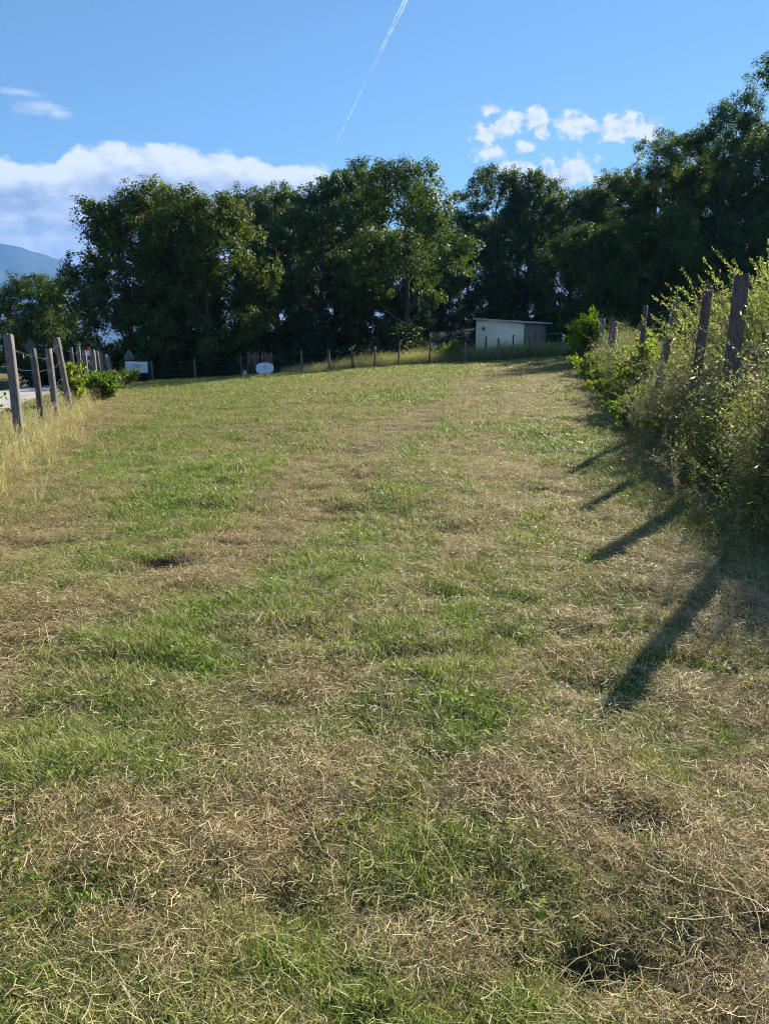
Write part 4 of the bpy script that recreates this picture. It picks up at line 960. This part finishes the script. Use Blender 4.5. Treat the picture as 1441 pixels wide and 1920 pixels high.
def round_sign():
    root = thing('road_sign', G(-18.9, 40.5), 'dark back of a round road sign behind the nearest left posts', 'road sign'); zc = 2.0-root.location[2]
    mb = MB(); t = np.linspace(0, 2*math.pi, 28, endpoint=False); n = 28; V = [(.3*math.cos(a), 0, zc+.3*math.sin(a)) for a in t]+[(.3*math.cos(a), .02, zc+.3*math.sin(a)) for a in t]+[(0, 0, zc), (0, .02, zc)]
    mb.add(V, [(j, (j+1) % n, n+(j+1) % n, n+j) for j in range(n)], [(2*n, (j+1) % n, j) for j in range(n)]+[(2*n+1, n+j, n+(j+1) % n) for j in range(n)]); mb.build('disc', M['sign_back'], root)
    mb = MB(); mb.tube([(0, -.04, -.2), (0, -.04, zc+.25)], .035, 8); mb.build('pole', M['sign_back'], root)
    mb = MB(); mb.tube(np.array([(.3*math.cos(a), -.004, zc+.3*math.sin(a)) for a in np.append(t, 0)]), .010, 5, cap=False); mb.build('rim', M['sign_back'], root)
round_sign()

# ------------------------------------------------------------------ plants along the fences
GR = 'shrubs along the right fence'
w = bush('willow_shrub', 6.55, 12.6, 'tall feathery yellow-green shrub behind the overgrown fence at right edge', 'shrub', 41, 2.95, 2.0, 130, 28, .062, .013, 'willow', GR, lpt=17, hb=.25, droop=-.5, plumes=110)
bush('willow_shrub', 8.1, 14.5, 'second feathery yellow-green shrub cut off by the right edge', 'shrub', 42, 3.2, 1.7, 80, 24, .062, .013, 'willow', GR, lpt=15, hb=.25, droop=-.5, plumes=70)
bush('bramble_bush', 4.75, 8.7, 'bright leafy bramble right of the nearest tall post at right edge', 'bramble', 43, 1.75, .62, 24, 14, .075, .05, 'bush', GR, lpt=9)
bush('bramble_bush', 4.35, 7.2, 'shaded bramble spilling out low at the right edge', 'bramble', 44, 1.0, .65, 20, 12, .065, .045, 'bush', GR, lpt=9)
bush('climbing_vine', 5.9, 17.5, 'leafy green vine climbing the upright post left of the leaning one', 'vine', 45, 2.25, .55, 20, 12, .11, .075, 'yellowgreen', GR, lpt=8)
bush('sapling', 9.15, 34.6, 'bright green sapling with feathery leaves and red tips at fence end', 'sapling', 46, 2.4, 1.05, 24, 9, .24, .07, 'sumac', GR, lpt=16, hb=.35)
for k, (x, y, h, r, lab) in enumerate([(4.55, 11.6, .95, .7, 'low green bramble at the foot of the brush-topped post'), (4.95, 14.6, 1.0, .75, 'green bramble clump below the long leaning post'),
    (6.1, 19.6, 1.2, .8, 'leafy clump below the vine-covered post'), (6.6, 23.4, 1.1, .8, 'dull green clump around the short leaning stub post'), (7.7, 28.6, 1.15, .9, 'green clump beneath the pair of far upright posts'),
    (8.6, 33.4, 1.0, .9, 'dark brushy mound at the foot of the red-tipped sapling')]):
    bush('bramble_bush', x, y, lab, 'bramble', 50+k, h*.85, r, 15, 9, .07+.002*y, .045+.001*y, 'bush' if k % 2 else 'yellowgreen', GR, lpt=9)
def build_dead_vine():
    t = np.array(RP[2][1]); b = np.array(RP[2][0]); root = thing('dead_vine', tuple(b), 'brown tangle of dead vine heaped over the top of a leaning right post', 'vine'); rng = np.random.RandomState(12)
    st = MB(); lf = MB(); ax = t-b
    for k in range(46):
        c = ax*rng.uniform(.45, 1.04)+rng.normal(size=3)*[.10, .10, .03]; P = [c]; d = rng.normal(size=3)
        for q in range(7):
            d = d*.6+rng.normal(size=3)*.6-(P[-1]-ax*np.clip(P[-1][2]/ax[2], .4, 1.0))*2.2; P.append(P[-1]+d/np.linalg.norm(d)*rng.uniform(.05, .10))
        P = np.array(P); st.tube(P, rng.uniform(.0015, .0035), 3, cap=False); n = 9; q = P[rng.randint(0, 8, n)]+rng.normal(size=(n, 3))*.02
        lf.leaves(q, rng.normal(size=(n, 3)), rng.uniform(.02, .045, n), rng.uniform(.01, .02, n), rng, .3)
    st.build('stems', M['twig'], root, True); lf.build('foliage', leaf_mat('dead_vine_leaves', [(0, (.10, .075, .045)), (.6, (.22, .17, .11)), (1, (.40, .34, .24))], .4, .6, .2), root)
build_dead_vine()
GL = 'shrubs along the left fence'
bush('hedge_shrub', -8.75, 21.2, 'yellow-green upright shrub right of the tall leaning left post', 'shrub', 61, 1.3, .34, 20, 13, .085, .06, 'yellowgreen', GL, lpt=9)
bush('hedge_shrub', -8.95, 23.6, 'glossy green rounded bush sprawling from the left fence', 'shrub', 62, .95, .8, 26, 14, .085, .06, 'bush', GL, lpt=9)
bush('hedge_shrub', -10.2, 27.2, 'green bush at the foot of the broad far left posts', 'shrub', 63, .8, .8, 22, 13, .09, .065, 'bush', GL, lpt=9)
bush('hedge_shrub', -13.2, 38.2, 'pale green weedy bush at the left fence end by the banner', 'shrub', 64, 1.0, .9, 20, 12, .10, .06, 'yellowgreen', GL, lpt=9)
bush('hedge_shrub', -7.15, 12.5, 'leafy bush just poking in at the left edge above the road', 'shrub', 65, 1.8, .62, 20, 12, .08, .055, 'bush', GL, lpt=9)
bush('hedge_shrub', -5.75, 10.6, 'low green weed clump at left edge below the dry grass', 'weed', 66, .55, .5, 18, 10, .06, .03, 'bush', GL, lpt=9)
bush('hedge_shrub', -15.5, 46, 'sunlit green bush behind the grey back of the road sign', 'shrub', 67, 1.7, 1.3, 22, 13, .11, .075, 'yellowgreen', GL, lpt=9)
GH = 'tall weeds beyond the far fence'
for k, (x, h, lab) in enumerate([(3.65, 1.55, 'leftmost of three pale green feathery weeds beyond the far fence'), (4.05, 1.3, 'middle and shortest of three pale green feathery weeds beyond far fence'), (4.4, 1.7, 'rightmost of three pale green feathery weeds beyond the far fence')]):
    bush('tall_weed', x, 44.0, lab, 'weed', 70+k, h, .20, 12, 16, .12, .022, 'yellowgreen', GH, lpt=9, droop=-.9)

# ------------------------------------------------------------------ contrail
def build_contrail():
    m, nt, out = mat_new('contrail_ice')
    d = nnode(nt, 'ShaderNodeBsdfTranslucent'); d.inputs[0].default_value = (.9, .92, .95, 1)
    d2 = nnode(nt, 'ShaderNodeBsdfDiffuse'); d2.inputs[0].default_value = (.9, .92, .95, 1)
    t = nnode(nt, 'ShaderNodeBsdfTransparent'); a = nnode(nt, 'ShaderNodeAttribute', attribute_name='tint')
    tc = nnode(nt, 'ShaderNodeTexCoord'); n = nnode(nt, 'ShaderNodeTexNoise'); n.inputs['Scale'].default_value = .012; n.inputs['Detail'].default_value = 5; nt.links.new(tc.outputs['Object'], n.inputs['Vector'])
    lw = nnode(nt, 'ShaderNodeLayerWeight'); lw.inputs['Blend'].default_value = .5
    edge = mth(nt, 'SUBTRACT', 1.0, lw.outputs['Facing'], clamp=True)
    f = mth(nt, 'MULTIPLY', mth(nt, 'MULTIPLY', a.outputs['Fac'], mapr(nt, n.outputs['Fac'], .35, .6)), edge, clamp=True)
    mx0 = nnode(nt, 'ShaderNodeMixShader'); mx0.inputs[0].default_value = .5; nt.links.new(d.outputs[0], mx0.inputs[1]); nt.links.new(d2.outputs[0], mx0.inputs[2])
    mx = nnode(nt, 'ShaderNodeMixShader'); plug(nt, mx.inputs[0], f); nt.links.new(t.outputs[0], mx.inputs[1]); nt.links.new(mx0.outputs[0], mx.inputs[2]); nt.links.new(mx.outputs[0], out.inputs[0])
    def at(az, el, h=1500.):
        r = h/math.tan(R(el)); return np.array([r*math.sin(R(az)), r*math.cos(R(az)), h])
    A = at(-3.53, 14.6); B = at(1.42, 22.9); C = B+(B-A)*1.2; root = thing('contrail', A, 'thin white aircraft contrail slanting down the blue sky', 'contrail'); rng = np.random.RandomState(6)
    for s in (-1, 1):
        t = np.linspace(0, 1, 90); P = A+(C-A)*t[:, None]; wd = 2.2+15*t; P = P+np.stack([s*wd*.75+rng.normal(size=90)*.10*wd, np.zeros(90), rng.normal(size=90)*.10*wd], 1)
        op = np.interp(t, [0, .05, .2, .26, .30, .40, .45, 1], [.85, .85, .45, .18, .06, .55, .5, .55])
        mb = MB(); mb.tube(P-A, wd*.55, 8, np.repeat(op, 8), cap=False); mb.build('trail', m, root, True)
build_contrail()

# ------------------------------------------------------------------ the air between here and the mountain
def build_haze():
    m, nt, out = mat_new('haze_air'); v = nnode(nt, 'ShaderNodeVolumePrincipled')
    v.inputs['Color'].default_value = (.14, .40, 1.0, 1); v.inputs['Density'].default_value = 1.55e-4; v.inputs['Anisotropy'].default_value = 0.0
    nt.links.new(v.outputs[0], out.inputs['Volume'])
    mb = MB(); mb.box((0, 0, 345), (12800, 12800, 850)); o = mb.build('haze', m); tag(o, 'thin blue haze filling the air out to the mountain', 'haze', kind='stuff')
build_haze()
